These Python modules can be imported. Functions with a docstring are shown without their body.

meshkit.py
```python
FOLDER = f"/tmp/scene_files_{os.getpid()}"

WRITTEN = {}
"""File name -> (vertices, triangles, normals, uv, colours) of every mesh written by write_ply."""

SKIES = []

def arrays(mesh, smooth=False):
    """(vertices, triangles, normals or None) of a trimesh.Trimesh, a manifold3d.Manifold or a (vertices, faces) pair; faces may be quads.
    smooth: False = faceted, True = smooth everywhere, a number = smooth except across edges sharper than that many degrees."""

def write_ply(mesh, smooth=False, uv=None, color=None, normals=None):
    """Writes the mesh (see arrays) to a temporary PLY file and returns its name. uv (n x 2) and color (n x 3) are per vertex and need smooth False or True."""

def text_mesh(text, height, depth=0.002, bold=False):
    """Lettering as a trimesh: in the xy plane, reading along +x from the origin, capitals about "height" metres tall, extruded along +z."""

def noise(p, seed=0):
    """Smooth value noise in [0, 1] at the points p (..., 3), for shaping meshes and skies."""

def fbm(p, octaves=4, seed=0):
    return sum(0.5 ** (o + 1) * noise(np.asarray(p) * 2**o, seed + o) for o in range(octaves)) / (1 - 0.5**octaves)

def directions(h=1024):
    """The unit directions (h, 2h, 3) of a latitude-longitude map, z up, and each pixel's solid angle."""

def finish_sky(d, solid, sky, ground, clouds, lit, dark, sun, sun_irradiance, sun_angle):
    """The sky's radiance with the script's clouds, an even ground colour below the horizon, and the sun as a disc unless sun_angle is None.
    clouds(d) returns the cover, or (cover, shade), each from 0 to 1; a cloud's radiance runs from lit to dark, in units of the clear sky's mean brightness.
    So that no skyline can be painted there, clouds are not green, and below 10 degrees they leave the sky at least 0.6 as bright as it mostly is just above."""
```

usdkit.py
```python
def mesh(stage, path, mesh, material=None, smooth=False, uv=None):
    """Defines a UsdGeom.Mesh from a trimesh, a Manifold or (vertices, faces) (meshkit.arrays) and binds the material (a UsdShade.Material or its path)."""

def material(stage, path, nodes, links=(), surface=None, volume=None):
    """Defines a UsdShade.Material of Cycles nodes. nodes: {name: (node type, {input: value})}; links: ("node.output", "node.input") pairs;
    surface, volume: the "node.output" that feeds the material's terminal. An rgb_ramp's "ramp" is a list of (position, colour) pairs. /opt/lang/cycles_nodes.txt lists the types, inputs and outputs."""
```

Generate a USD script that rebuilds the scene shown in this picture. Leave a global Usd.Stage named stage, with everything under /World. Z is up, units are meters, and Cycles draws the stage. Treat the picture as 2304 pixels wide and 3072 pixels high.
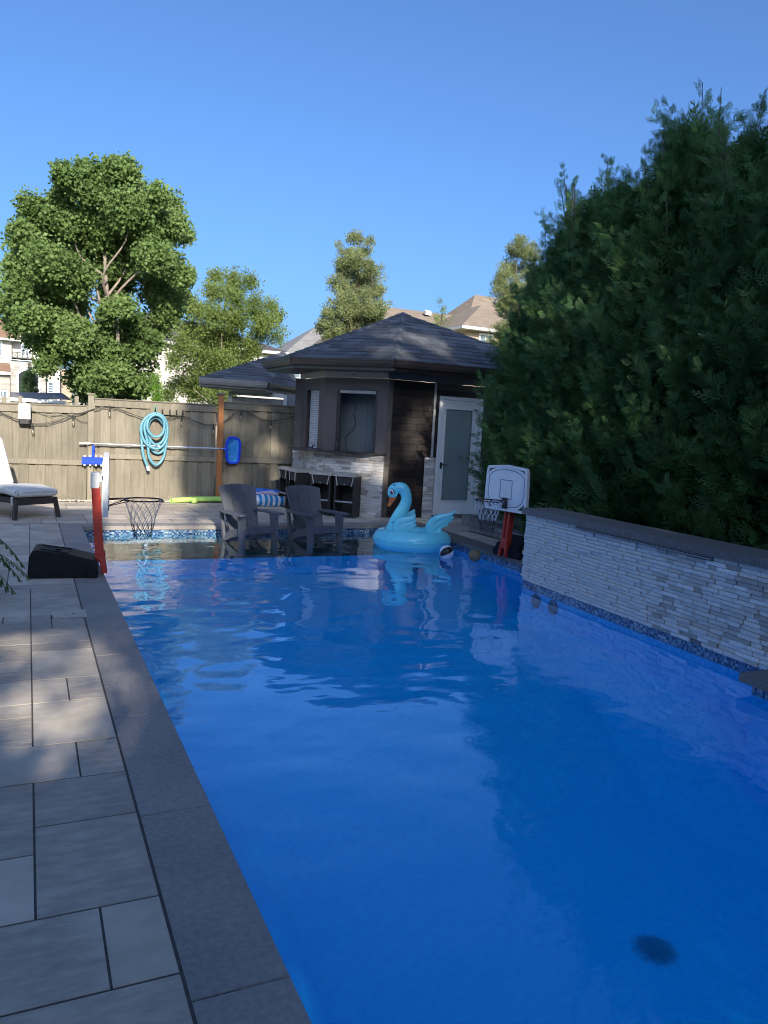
import math, random, re
import numpy as np, trimesh, shapely
from shapely.geometry import Polygon, box as sbox
import manifold3d as mf
import usdkit, meshkit
from pxr import Usd, UsdGeom, UsdLux, UsdShade, Gf, Sdf, Vt

stage = Usd.Stage.CreateInMemory()
UsdGeom.SetStageUpAxis(stage, 'Z')
UsdGeom.SetStageMetersPerUnit(stage, 1.0)
UsdGeom.Xform.Define(stage, '/World'); UsdGeom.Scope.Define(stage, '/World/Looks')
rng = np.random.default_rng(7); random.seed(7)
PI = math.pi
# ------------------------------------------------------------------ camera
YAW, PITCH, ROLL, EYE = 0.43715, 0.10849, 0.05393, 1.68
F, CX, CY = 2308.0, 1152.0, 1536.0
_f = np.array([math.sin(YAW)*math.cos(PITCH), math.cos(YAW)*math.cos(PITCH), -math.sin(PITCH)])
_r = np.array([math.cos(YAW), -math.sin(YAW), 0.0]); _u = np.cross(_r, _f)
RIGHT = math.cos(ROLL)*_r + math.sin(ROLL)*_u; UP = -math.sin(ROLL)*_r + math.cos(ROLL)*_u; FWD = _f
ORG = np.array([0, 0, EYE])
cam = UsdGeom.Camera.Define(stage, '/World/camera')
cam.AddTransformOp().Set(Gf.Matrix4d(*RIGHT, 0, *UP, 0, *(-FWD), 0, *ORG, 1))
cam.CreateHorizontalApertureAttr(36.0); cam.CreateVerticalApertureAttr(48.0); cam.CreateFocalLengthAttr(36.0*F/2304)
cam.CreateClippingRangeAttr(Gf.Vec2f(0.05, 2000.0))
cam.CreateExposureAttr(0.7)
# ------------------------------------------------------------------ sky and sun
TO_SUN = np.array([-0.115, -1.0, 0.44]); TO_SUN /= np.linalg.norm(TO_SUN)
ELEV = math.asin(TO_SUN[2]); ROT = math.atan2(TO_SUN[0], TO_SUN[1])
skym = usdkit.material(stage, '/World/Looks/sky_air', {
    's': ('sky_texture', dict(sky_type='single_scattering', sun_disc=False, sun_elevation=ELEV, sun_rotation=ROT, altitude=150.0, air_density=0.9, aerosol_density=4.0, ozone_density=8.5)),
    'b': ('background_shader', dict(strength=0.15))}, [('s.color', 'b.color')], surface='b.background')
dome = UsdLux.DomeLight.Define(stage, '/World/sky'); UsdShade.MaterialBindingAPI.Apply(dome.GetPrim()).Bind(skym)
dome.GetPrim().SetCustomDataByKey('kind', 'structure')
sun = UsdLux.DistantLight.Define(stage, '/World/sun')
sun.CreateIntensityAttr(1.2); sun.CreateAngleAttr(0.53); sun.CreateColorAttr(Gf.Vec3f(1.0, 0.93, 0.80)); sun.GetPrim().CreateAttribute('inputs:normalize', Sdf.ValueTypeNames.Bool).Set(True)
_z = TO_SUN; _x = np.cross([0, 0, 1.0], _z); _x /= np.linalg.norm(_x); _y = np.cross(_z, _x)
sun.AddTransformOp().Set(Gf.Matrix4d(*_x, 0, *_y, 0, *_z, 0, 0, 0, 30, 1))

# ------------------------------------------------------------------ points of the survey: a photograph pixel at an assumed plane
def ray(u, v):
    return ((u-CX)/F)*RIGHT - ((v-CY)/F)*UP + FWD
def at(u, v, z=0.0):
    d = ray(u, v); return ORG + (z-ORG[2])/d[2]*d
def aty(u, v, y):
    d = ray(u, v); return ORG + y/d[1]*d
def atx(u, v, x):
    d = ray(u, v); return ORG + x/d[0]*d
# ------------------------------------------------------------------ helpers
_used = {}
def numbered(parent, name):
    k = (parent, name); n = _used.get(k, 0); _used[k] = n+1
    return name if n == 0 else f'{name}_{n:03d}'
def tag(prim, label=None, cat=None, group=None, kind=None):
    for k, v in (('label', label), ('category', cat), ('group', group), ('kind', kind)):
        if v: prim.SetCustomDataByKey(k, v)
    return prim
def thing(name, label=None, cat=None, loc=(0, 0, 0), rotz=0.0, group=None, kind=None, parent='/World'):
    x = UsdGeom.Xform.Define(stage, f'{parent}/{numbered(parent, name)}')
    x.AddTranslateOp().Set(Gf.Vec3d(*map(float, loc))); x.AddRotateZOp().Set(float(rotz))
    tag(x.GetPrim(), label, cat, group, kind)
    return x.GetPrim()
def path_of(p):
    return p if isinstance(p, str) else str(p.GetPath())
def part(parent, name, mesh, mat, smooth=False, label=None, cat=None, group=None, kind=None, uv=None):
    """one Mesh prim; mesh is in the parent's coordinates"""
    pp = path_of(parent)
    if isinstance(mesh, MB): mesh = mesh.arrays()
    m = usdkit.mesh(stage, f'{pp}/{numbered(pp, name)}', mesh, mat, smooth=smooth, uv=uv)
    tag(m.GetPrim(), label, cat, group, kind)
    return m.GetPrim()
def copy_of(src, loc, rotz=0.0, label=None, group=None, scale=None):
    name = re.sub(r'_\d{3}$', '', src.GetName())
    x = UsdGeom.Xform.Define(stage, f"/World/{numbered('/World', name)}")
    x.AddTranslateOp().Set(Gf.Vec3d(*map(float, loc))); x.AddRotateZOp().Set(float(rotz))
    if scale: x.AddScaleOp().Set(Gf.Vec3f(*scale))
    else:
        pass
    p = x.GetPrim(); p.GetReferences().AddInternalReference(src.GetPath()); p.SetInstanceable(True)
    was = src.GetCustomData()
    tag(p, label or was.get('label'), was.get('category'), group or was.get('group'))
    return p

def rot(axis, deg):
    return trimesh.transformations.rotation_matrix(math.radians(deg), axis)[:3, :3]
class MB:
    """collects boxes, tubes and sheets; becomes ONE mesh"""
    def __init__(s): s.v = []; s.f = []; s.n = 0
    def add(s, v, f):
        v = np.asarray(v, float); f = np.asarray(f, int)
        if f.shape[1] == 4: f = np.vstack([f[:, [0, 1, 2]], f[:, [0, 2, 3]]])
        s.v.append(v); s.f.append(f+s.n); s.n += len(v); return s
    def mesh(s, m, M=None, t=(0, 0, 0)):
        v, f, _ = meshkit.arrays(m)
        if M is not None: v = v @ np.asarray(M).T
        return s.add(v+np.asarray(t), f)
    def box(s, c, size, R=None, ch=0.0):
        hx, hy, hz = np.asarray(size, float)/2
        if ch <= 0:
            v = np.array([[x, y, z] for x in (-hx, hx) for y in (-hy, hy) for z in (-hz, hz)])
            f = [[0, 1, 3, 2], [4, 6, 7, 5], [0, 4, 5, 1], [2, 3, 7, 6], [0, 2, 6, 4], [1, 5, 7, 3]]
        else:
            v, f = _chbox(hx, hy, hz, min(ch, hx*.9, hy*.9, hz*.9))
        if R is not None: v = v @ np.asarray(R).T
        return s.add(v+np.asarray(c, float), f)
    def bar(s, a, b, w, h, up=(0, 0, 1), ch=0.0):
        a, b = np.asarray(a, float), np.asarray(b, float); d = b-a; L = np.linalg.norm(d); d /= L
        x = np.cross(up, d); x /= np.linalg.norm(x); y = np.cross(d, x)
        return s.box((a+b)/2, (w, h, L), np.stack([x, y, d], 1), ch)
    def tube(s, pts, r, sides=8, caps=True, closed=False):
        p = np.asarray(pts, float); n = len(p); r = np.broadcast_to(r, (n,))
        t = np.roll(p, -1, 0)-np.roll(p, 1, 0) if closed else np.gradient(p, axis=0)
        t = t/(np.linalg.norm(t, axis=1, keepdims=True)+1e-12)
        a = np.zeros_like(p); ref = np.array([0, 0, 1.0]) if abs(t[0][2]) < .9 else np.array([1.0, 0, 0])
        a[0] = np.cross(t[0], ref); a[0] /= np.linalg.norm(a[0])
        for i in range(1, n):
            q = a[i-1]-t[i]*np.dot(a[i-1], t[i]); a[i] = q/(np.linalg.norm(q)+1e-12)
        b = np.cross(t, a); ang = np.arange(sides)*2*PI/sides
        v = p[:, None]+r[:, None, None]*(np.cos(ang)[None, :, None]*a[:, None]+np.sin(ang)[None, :, None]*b[:, None])
        m = n if closed else n-1
        i, j = np.meshgrid(np.arange(m), np.arange(sides), indexing='ij'); i2 = (i+1) % n
        q = np.stack([i*sides+j, i*sides+(j+1) % sides, i2*sides+(j+1) % sides, i2*sides+j], -1).reshape(-1, 4)
        v = v.reshape(-1, 3); f = np.vstack([q[:, [0, 1, 2]], q[:, [0, 2, 3]]])
        if caps and not closed:
            v = np.vstack([v, p[0], p[-1]]); c0, c1 = n*sides, n*sides+1; k = np.arange(sides)
            f = np.vstack([f, np.stack([np.full(sides, c0), (k+1) % sides, k], 1), np.stack([np.full(sides, c1), (n-1)*sides+k, (n-1)*sides+(k+1) % sides], 1)])
        return s.add(v, f)
    def lathe(s, prof, c=(0, 0, 0), sides=20, M=None):
        prof = np.asarray(prof, float); n = len(prof); ang = np.arange(sides)*2*PI/sides
        v = np.stack([prof[:, None, 0]*np.cos(ang), prof[:, None, 0]*np.sin(ang), np.broadcast_to(prof[:, None, 1], (n, sides))], -1).reshape(-1, 3)
        i, j = np.meshgrid(np.arange(n-1), np.arange(sides), indexing='ij')
        q = np.stack([i*sides+j, i*sides+(j+1) % sides, (i+1)*sides+(j+1) % sides, (i+1)*sides+j], -1).reshape(-1, 4)
        if M is not None: v = v @ np.asarray(M).T
        return s.add(v+np.asarray(c, float), q)
    def prism(s, poly, z0, z1, M=None, t=(0, 0, 0)):
        g = poly if hasattr(poly, 'exterior') else Polygon(poly)
        if not g.is_valid: g = g.buffer(0)
        for h in getattr(g, 'geoms', [g]):
            if h.area < 1e-9: continue
            m = trimesh.creation.extrude_polygon(h, z1-z0, engine='earcut'); v = np.array(m.vertices); v[:, 2] += z0
            if M is not None: v = v @ np.asarray(M).T
            s.add(v+np.asarray(t, float), np.array(m.faces))
        return s
    def quad(s, a, b, c, d): return s.add([a, b, c, d], [[0, 1, 2, 3]])
    def arrays(s): return np.vstack(s.v), np.vstack(s.f)
def _chbox(hx, hy, hz, c):
    m = mf.Manifold.hull_points(np.array([[sx*(hx-c*(k != 0)), sy*(hy-c*(k != 1)), sz*(hz-c*(k != 2))] for sx in (-1, 1) for sy in (-1, 1) for sz in (-1, 1) for k in range(3)]))
    mm = m.to_mesh(); return mm.vert_properties[:, :3].astype(float), mm.tri_verts.astype(int)
def slab(poly, z0, z1, ch=0.004, jit=0.0):
    """a stone slab: vertical sides, chamfered upper edge"""
    g = Polygon(poly); p = np.array(g.exterior.coords)[:-1]
    if not g.exterior.is_ccw: p = p[::-1]
    q = np.array(g.buffer(-ch, join_style=2).exterior.coords)[:-1]
    if len(q) != len(p): q = p*(1-.02)+p.mean(0)*.02
    if not Polygon(q).exterior.is_ccw: q = q[::-1]
    k = np.argmin(np.linalg.norm(q-p[0], axis=1)); q = np.roll(q, -k, 0); n = len(p)
    zz = z1+rng.uniform(-jit, jit, n) if jit else np.full(n, z1)
    v = np.vstack([np.c_[p, np.full(n, z0)], np.c_[p, zz-ch], np.c_[q, zz]])
    f = []
    for i in range(n):
        j = (i+1) % n; f += [[i, j, n+j], [i, n+j, n+i], [n+i, n+j, 2*n+j], [n+i, 2*n+j, 2*n+i]]
    for i in range(1, n-1): f.append([2*n, 2*n+i, 2*n+i+1])
    return v, np.array(f)
def spline(pts, n=40, closed=False):
    from scipy.interpolate import CubicSpline
    p = np.asarray(pts, float)
    if closed: p = np.vstack([p, p[:1]])
    t = np.r_[0, np.cumsum(np.linalg.norm(np.diff(p[:, :3], axis=0), axis=1))]
    c = CubicSpline(t, p, bc_type='periodic' if closed else 'natural')
    return c(np.linspace(0, t[-1], n, endpoint=not closed))
def chain(pts, radii, seg=12):
    """hull chain of spheres"""
    out = mf.Manifold()
    sp = [mf.Manifold.sphere(r, seg*2).translate(tuple(map(float, p))) for p, r in zip(pts, radii)]
    for a, b in zip(sp[:-1], sp[1:]): out += mf.Manifold.batch_hull([a, b])
    return out
def smoothed(man, edge=0.03, it=12):
    m = man.refine_to_length(edge).to_mesh()
    t = trimesh.Trimesh(m.vert_properties[:, :3], m.tri_verts, process=True)
    trimesh.smoothing.filter_taubin(t, iterations=it)
    return t

# ------------------------------------------------------------------ materials
def M(name, c1, c2=None, scale=6.0, rough=0.6, bump=0.0, bscale=40.0, spec=0.5, detail=5.0, metal=0.0, vary=0.0, coat=0.0, stretch=None, dist=0.02, extra=None, lo=0.35, hi=0.65, coord='position', distortion=0.0, stain=0.0, sscale=1.1):
    c2 = c1 if c2 is None else c2
    n = {'g': ('geometry', {}), 'tc': ('texture_coordinate', {}), 'mp': ('mapping', dict(scale=stretch or (1, 1, 1))),
         'n1': ('noise_texture', dict(scale=scale, detail=detail, roughness=0.6, distortion=distortion)), 'r1': ('rgb_ramp', dict(ramp=[(0.0, c1), (lo, c1), (hi, c2), (1.0, c2)])),
         'p': ('principled_bsdf', dict(roughness=rough, specular_ior_level=spec, metallic=metal, coat_weight=coat))}
    src = 'g.position' if coord == 'position' else 'tc.object'
    l = [(src, 'mp.vector'), ('mp.vector', 'n1.vector'), ('n1.fac', 'r1.fac')]
    out = 'r1.color'
    if vary > 0:
        n['oi'] = ('object_info', {}); n['mr'] = ('map_range', dict(from_min=0.0, from_max=1.0, to_min=1-vary, to_max=1+vary))
        n['hv'] = ('hsv', dict(hue=0.5, saturation=1.0, fac=1.0))
        l += [('oi.random', 'mr.value'), ('mr.result', 'hv.value'), (out, 'hv.color')]; out = 'hv.color'
    if stain > 0:
        n['ns'] = ('noise_texture', dict(scale=sscale, detail=5.0, roughness=.62)); n['rs'] = ('rgb_ramp', dict(ramp=[(0.0, (1-stain,)*3), (.38, (1-stain,)*3), (.62, (1.0,)*3), (1.0, (1.0,)*3)])); n['ms'] = ('mix_color', dict(blend_type='multiply', fac=1.0))
        l += [('g.position', 'ns.vector'), ('ns.fac', 'rs.fac'), (out, 'ms.a'), ('rs.color', 'ms.b')]; out = 'ms.result'
    l.append((out, 'p.base_color'))
    if bump > 0:
        n['n2'] = ('noise_texture', dict(scale=bscale, detail=6.0, roughness=0.65)); n['bp'] = ('bump', dict(strength=bump, distance=dist))
        l += [('mp.vector', 'n2.vector'), ('n2.fac', 'bp.height'), ('bp.normal', 'p.normal')]
    return usdkit.material(stage, f'/World/Looks/{name}', n, l, surface='p.BSDF')
def leafmat(name, c1, c2, trans=0.35, scale=1.2, rough=0.55, vary=0.18):
    n = {'g': ('geometry', {}), 'n1': ('noise_texture', dict(scale=scale, detail=4.0)), 'r1': ('rgb_ramp', dict(ramp=[(0.0, c1), (0.35, c1), (0.65, c2), (1.0, c2)])),
         'oi': ('object_info', {}), 'mr': ('map_range', dict(to_min=1-vary, to_max=1+vary)), 'hv': ('hsv', dict(hue=0.5, saturation=1.0, fac=1.0)),
         'tr': ('hsv', dict(hue=0.49, saturation=1.1, value=1.3, fac=1.0)),
         'p': ('principled_bsdf', dict(roughness=rough, specular_ior_level=0.35)), 't': ('translucent_bsdf', {}), 'm': ('mix_closure', dict(fac=trans))}
    l = [('g.position', 'n1.vector'), ('n1.fac', 'r1.fac'), ('oi.random', 'mr.value'), ('mr.result', 'hv.value'), ('r1.color', 'hv.color'), ('hv.color', 'p.base_color'), ('hv.color', 'tr.color'), ('tr.color', 't.color'), ('p.BSDF', 'm.closure1'), ('t.BSDF', 'm.closure2')]
    return usdkit.material(stage, f'/World/Looks/{name}', n, l, surface='m.closure')
mt = {}
mt['paver'] = M('paver_stone', (.50, .425, .34), (.60, .515, .415), stain=.22, sscale=2.3, scale=4, rough=.7, bump=.4, bscale=16, vary=.13, dist=.012, spec=.3)
mt['paver_dark'] = M('paver_dark', (.40, .34, .275), (.53, .455, .37), stain=.22, sscale=2.3, scale=7, rough=.7, bump=.5, bscale=11, vary=.15, stretch=(1, 3.5, 1), dist=.014, spec=.3)
mt['sand'] = M('joint_sand', (.05, .045, .04), (.09, .08, .07), scale=30, rough=.95)
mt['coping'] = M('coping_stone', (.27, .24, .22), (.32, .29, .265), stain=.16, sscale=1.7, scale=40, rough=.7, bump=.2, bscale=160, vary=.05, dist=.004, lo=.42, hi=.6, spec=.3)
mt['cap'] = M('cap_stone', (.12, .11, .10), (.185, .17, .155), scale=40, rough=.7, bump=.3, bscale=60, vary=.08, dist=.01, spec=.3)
mt['soil'] = M('soil', (.06, .05, .035), (.09, .075, .05), scale=8, rough=1.0)
mt['lawn'] = M('lawn', (.05, .08, .02), (.09, .12, .035), scale=3, rough=.95, bump=.5, bscale=30)
# ------------------------------------------------------------------ ground
def xr(y): return 5.97+0.045*(y-8.0)          # pool's right edge (coping front)
WALL_A, WALL_B = np.array([5.45, 7.62]), np.array([5.215, 3.0])   # face line of the stone wall, far to near
def xw(y): return WALL_A[0]+(WALL_B[0]-WALL_A[0])*(WALL_A[1]-y)/(WALL_A[1]-WALL_B[1])
XL, YF = 0.70, 12.10                          # pool walls: left and far
pool_poly = Polygon([(XL, -2.0), (XL, YF), (xr(YF)+.03, YF), (xr(7.4)+.03, 7.4), (xw(7.4)+.3, 7.4), (xw(4)+.3, 3.8), (4.93, 3.8), (4.93, -2.0)])
def sheet(poly, z):
    v, f = trimesh.creation.triangulate_polygon(poly, engine='earcut')
    v = np.c_[v, np.full(len(v), z)]
    n = np.cross(v[f[:, 1]]-v[f[:, 0]], v[f[:, 2]]-v[f[:, 0]])[:, 2]
    f = np.where((n < 0)[:, None], f[:, ::-1], f)
    return v, f
part('/World', 'ground', sheet(Polygon(sbox(-500, -500, 500, 700)).difference(pool_poly.buffer(.10, join_style=2)), -0.07), mt['lawn'], kind='structure')

# ------------------------------------------------------------------ paved terrace
terrace = thing('paved_terrace', kind='structure')
area = Polygon(sbox(-6.0, -3.0, 9.5, 15.45)).difference(pool_poly.buffer(.12, join_style=2))
part(terrace, 'joint_bed', sheet(area, -0.0022), mt['sand'])
SX, SY = 0.2, 0.2075
X0, Y0 = 0.43, 2.2
taken = {}
pav_n = 0
def paver(x0, y0, x1, y1, flip=False):
    global pav_n
    g = 0.0042
    dark = rng.random() < .5
    part(terrace, 'paver', slab([(x0+g, y0+g), (x1-g, y0+g), (x1-g, y1-g), (x0+g, y1-g)], -0.045, rng.uniform(-.0004, .0008), 0.0012, 0.0003), mt['paver_dark' if dark else 'paver'])
    pav_n += 1
def cell_paver(c, r, w, h):
    for i in range(w):
        for j in range(h): taken[(c+i, r+j)] = 1
    paver(X0-(c+w)*SX, Y0+r*SY, X0-c*SX, Y0+(r+h)*SY)
for c, r, w, h in ((0, 0, 1, 2), (1, 0, 3, 2), (0, 2, 2, 3), (2, 2, 3, 2), (2, 4, 3, 3), (0, 5, 2, 2), (0, 7, 1, 2), (1, 7, 3, 2), (0, 9, 2, 3), (2, 9, 3, 2), (2, 11, 2, 1), (0, 12, 1, 2), (1, 12, 1, 2), (2, 12, 3, 2),
                   (0, 14, 2, 3), (2, 14, 2, 2), (0, 17, 2, 1), (0, 18, 2, 2), (0, -3, 4, 3), (0, 22, 2, 3), (0, 25, 2, 2), (2, 16, 3, 2), (2, 18, 2, 3), (2, 25, 3, 2), (0, 27, 3, 1)):
    cell_paver(c, r, w, h)
LID = (0.185, 6.64, 0.465, 6.90)
for i in (0, 1): taken[(i, 20)] = 1; taken[(i, 21)] = 1
paver(X0-2*SX, Y0+20*SY, .18, Y0+22*SY); paver(.18, Y0+20*SY, X0, LID[1]-.004); paver(.18, LID[3]+.004, X0, Y0+22*SY)
def fill(c0, c1, r0, r1, sizes):
    for r in range(r0, r1):
        for c in range(c0, c1):
            if (c, r) in taken: continue
            opts = [s for s in sizes if all((c+i, r+j) not in taken and c+i < c1 and r+j < r1 for i in range(s[0]) for j in range(s[1]))]
            w, h = opts[rng.integers(len(opts))] if opts else (1, 1)
            cell_paver(c, r, w, h)
big = [(3, 2), (2, 2), (2, 3), (3, 3), (2, 2), (3, 2)]
fill(0, 7, 22, 49, big)
fill(2, 5, -3, 22, big)
# far strip in front of the fence and the bar; lengths run along the pool's far edge
_cells = dict(taken); taken.clear()
X0, Y0 = 6.43, 12.42; SX, SY = 0.215, 0.25
fill(0, 37, 0, 12, [(3, 2), (4, 2), (3, 2), (2, 2), (4, 1), (3, 1)])
taken.clear()
X0, Y0 = 7.3, 8.0; SX, SY = .2, .24
for y in np.arange(8.0, 12.4, .62):
    x0 = xr(y)+.37; x1 = xr(y+.62)+.37; y1 = min(y+.62, 12.41)
    part(terrace, 'paver', slab([(x0, y+.005), (6.86, y+.005), (6.86, y1-.005), (x1, y1-.005)], -.045, 0, .0012), mt['paver'])
for x in (6.44, 7.1, 7.75, 8.4):
    for y in (12.42, 12.75):
        if x > 6.86 or y > 12.4: part(terrace, 'paver', slab([(x+.005, y+.005), (x+.645, y+.005), (x+.645, y+.32), (x+.005, y+.32)], -.045, 0.001, .006), mt['paver'])
for x in np.arange(6.87, 9, .6): part(terrace, 'paver', slab([(x+.005, 11.32), (x+.59, 11.32), (x+.59, 12.41), (x+.005, 12.41)], -.045, 0.0, .006), mt['paver_dark'])
# skimmer lid in the paving
lid = thing('deck_skimmer', 'rectangular stone skimmer cover set into the paving beside the left coping', 'skimmer', ((LID[0]+LID[2])/2, (LID[1]+LID[3])/2, 0))
w, h = LID[2]-LID[0]-.016, LID[3]-LID[1]-.016
part(lid, 'lid_stone', slab([(-w/2, -h/2), (w/2, -h/2), (w/2, h/2), (-w/2, h/2)], -.04, .003, .004), mt['paver'])
m = MB().prism(Polygon(sbox(-w/2-.008, -h/2-.008, w/2+.008, h/2+.008)).difference(Polygon(sbox(-w/2-.004, -h/2-.004, w/2+.004, h/2+.004))), -.03, -.001); part(lid, 'rim', m, mt['sand'])
part(lid, 'finger_hole', MB().lathe([(0, .0045), (.011, .0045), (.012, .003)], (.03, 0, 0), 10), mt['sand'])

# ------------------------------------------------------------------ coping
coping = thing('pool_coping', kind='structure')
ys = [-.2, .93, 2.07, 3.195, 4.34, 5.53, 6.75, 8.0, 9.2, 10.4, 11.6, 12.075]
for a, b in zip(ys[:-1], ys[1:]):
    part(coping, 'coping_slab', slab([(.437, a+.002), (.735, a+.002), (.735, b-.002), (.437, b-.002)], -.058, .002, .005), mt['coping'])
xs = [.437, 1.35, 2.52, 3.7, 4.86, xr(12.07)]
for a, b in zip(xs[:-1], xs[1:]):
    part(coping, 'coping_slab', slab([(a+.002, 12.078), (b-.002, 12.078), (b-.002, 12.412), (a+.002, 12.412)], -.058, .002, .005), mt['coping'])
for a, b in zip([7.3, 8.5, 9.7, 10.9, 12.078], [8.497, 9.697, 10.897, 12.075, 12.412]):
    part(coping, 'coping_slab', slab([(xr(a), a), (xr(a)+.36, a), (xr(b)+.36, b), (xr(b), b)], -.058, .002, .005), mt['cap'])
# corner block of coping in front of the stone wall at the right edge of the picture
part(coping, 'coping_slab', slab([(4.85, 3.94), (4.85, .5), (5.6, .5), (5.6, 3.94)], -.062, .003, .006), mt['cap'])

# ------------------------------------------------------------------ pool
def mosaic(name, cols, grout, cell=42.0, rough=.18):
    n = {'g': ('geometry', {}), 's': ('vector_math', dict(math_type='scale', scale=cell)), 'fl': ('vector_math', dict(math_type='floor')), 'fr': ('vector_math', dict(math_type='fraction')),
         'wn': ('white_noise_texture', {}), 'rp': ('rgb_ramp', dict(ramp=[(i/len(cols), c) for i, c in enumerate(cols)], interpolate=False)),
         'sx': ('separate_xyz', {}), 'm1': ('math', dict(math_type='less_than', value2=.14)), 'm2': ('math', dict(math_type='less_than', value2=.14)), 'mx': ('math', dict(math_type='maximum')),
         'geo2': ('vector_math', dict(math_type='multiply', vector2=(1, 1, 1))), 'mix': ('mix_color', dict(b=grout)), 'p': ('principled_bsdf', dict(roughness=rough))}
    l = [('g.position', 's.vector1'), ('s.vector', 'fl.vector1'), ('s.vector', 'fr.vector1'), ('fl.vector', 'wn.vector'), ('wn.value', 'rp.fac'), ('fr.vector', 'sx.vector'), ('sx.y', 'm1.value1'), ('sx.z', 'm2.value1'),
         ('m1.value', 'mx.value1'), ('m2.value', 'mx.value2'), ('mx.value', 'mix.fac'), ('rp.color', 'mix.a'), ('mix.result', 'p.base_color')]
    return usdkit.material(stage, f'/World/Looks/{name}', n, l, surface='p.BSDF')
mt['mosaic'] = mosaic('mosaic_tile', [(.015, .038, .11), (.20, .29, .37), (.045, .11, .25), (.11, .19, .29), (.02, .055, .16), (.31, .39, .45), (.06, .145, .31)], (.15, .21, .26))
mt['liner'] = M('pool_liner', (.008, .45, .90), (.016, .54, .96), scale=20, rough=.5, detail=6, spec=.2)
mt['ledge'] = M('ledge_liner', (.045, .042, .045), (.11, .10, .09), scale=14, rough=.6, detail=6, spec=.2)
WZ = -0.132
pool = thing('pool', kind='structure')
LY = 10.88
def depth(x, y):
    d = np.interp(y, [4.4, 6.55], [1.20, .52])
    wallx = np.where(y > 7.5, xr(y)+.03, xw(y)+.03)
    sr = np.where(y > 7.5, .50, .30+.09*(7.5-y))
    d = np.minimum(d, sr+np.maximum(wallx-x, 0)*.85)
    d = np.minimum(d, .50+np.maximum(x-XL, 0)*1.0)
    return d
gx = np.linspace(XL, 6.35, 80); gy = np.linspace(-2, LY, 170)
GX, GY = np.meshgrid(gx, gy); V = np.c_[GX.ravel(), GY.ravel(), -depth(GX, GY).ravel()]
i, j = np.meshgrid(np.arange(len(gy)-1), np.arange(len(gx)-1), indexing='ij'); k = i*len(gx)+j
FQ = np.stack([k, k+1, k+1+len(gx), k+len(gx)], -1).reshape(-1, 4)
part(pool, 'floor', (V, FQ), mt['liner'], smooth=35)
def vwall(a, b, z0, z1):
    return [(a[0], a[1], z0), (b[0], b[1], z0), (b[0], b[1], z1), (a[0], a[1], z1)]
mb, mbt = MB(), MB()
far_r = (xr(YF)+.03, YF); near_r = (xr(7.3)+.03, 7.3)
for a, b in (((XL, -2), (XL, YF)), ((XL, YF), far_r), (far_r, near_r), ((4.93, 3.88), (4.93, -2)), ((5.6, 3.88), (4.93, 3.88)), ((XL, -2), (5, -2))):
    zq = -.30 if b == far_r else -.153
    mb.quad(*vwall(a, b, -1.7, zq)); mbt.quad(*vwall(a, b, zq+.001, -.045))
mb.quad(*vwall((xw(7.62)+.025, 7.62), (xw(3.5)+.025, 3.5), -1.7, -.153)); mbt.quad(*vwall((xw(7.62)+.025, 7.62), (xw(3.5)+.025, 3.5), -.152, -.03))
mb.quad(*vwall((6.3, 7.62), (xw(7.62)+.025, 7.62), -1.7, -.153))
part(pool, 'side_wall', mb, mt['liner']); part(pool, 'waterline_tile', mbt, mt['mosaic'])
part(pool, 'ledge', MB().box(((XL+6.2)/2, (LY+YF)/2, -.29), (6.2-XL, YF-LY, .04), ch=.01), mt['ledge'])
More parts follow.
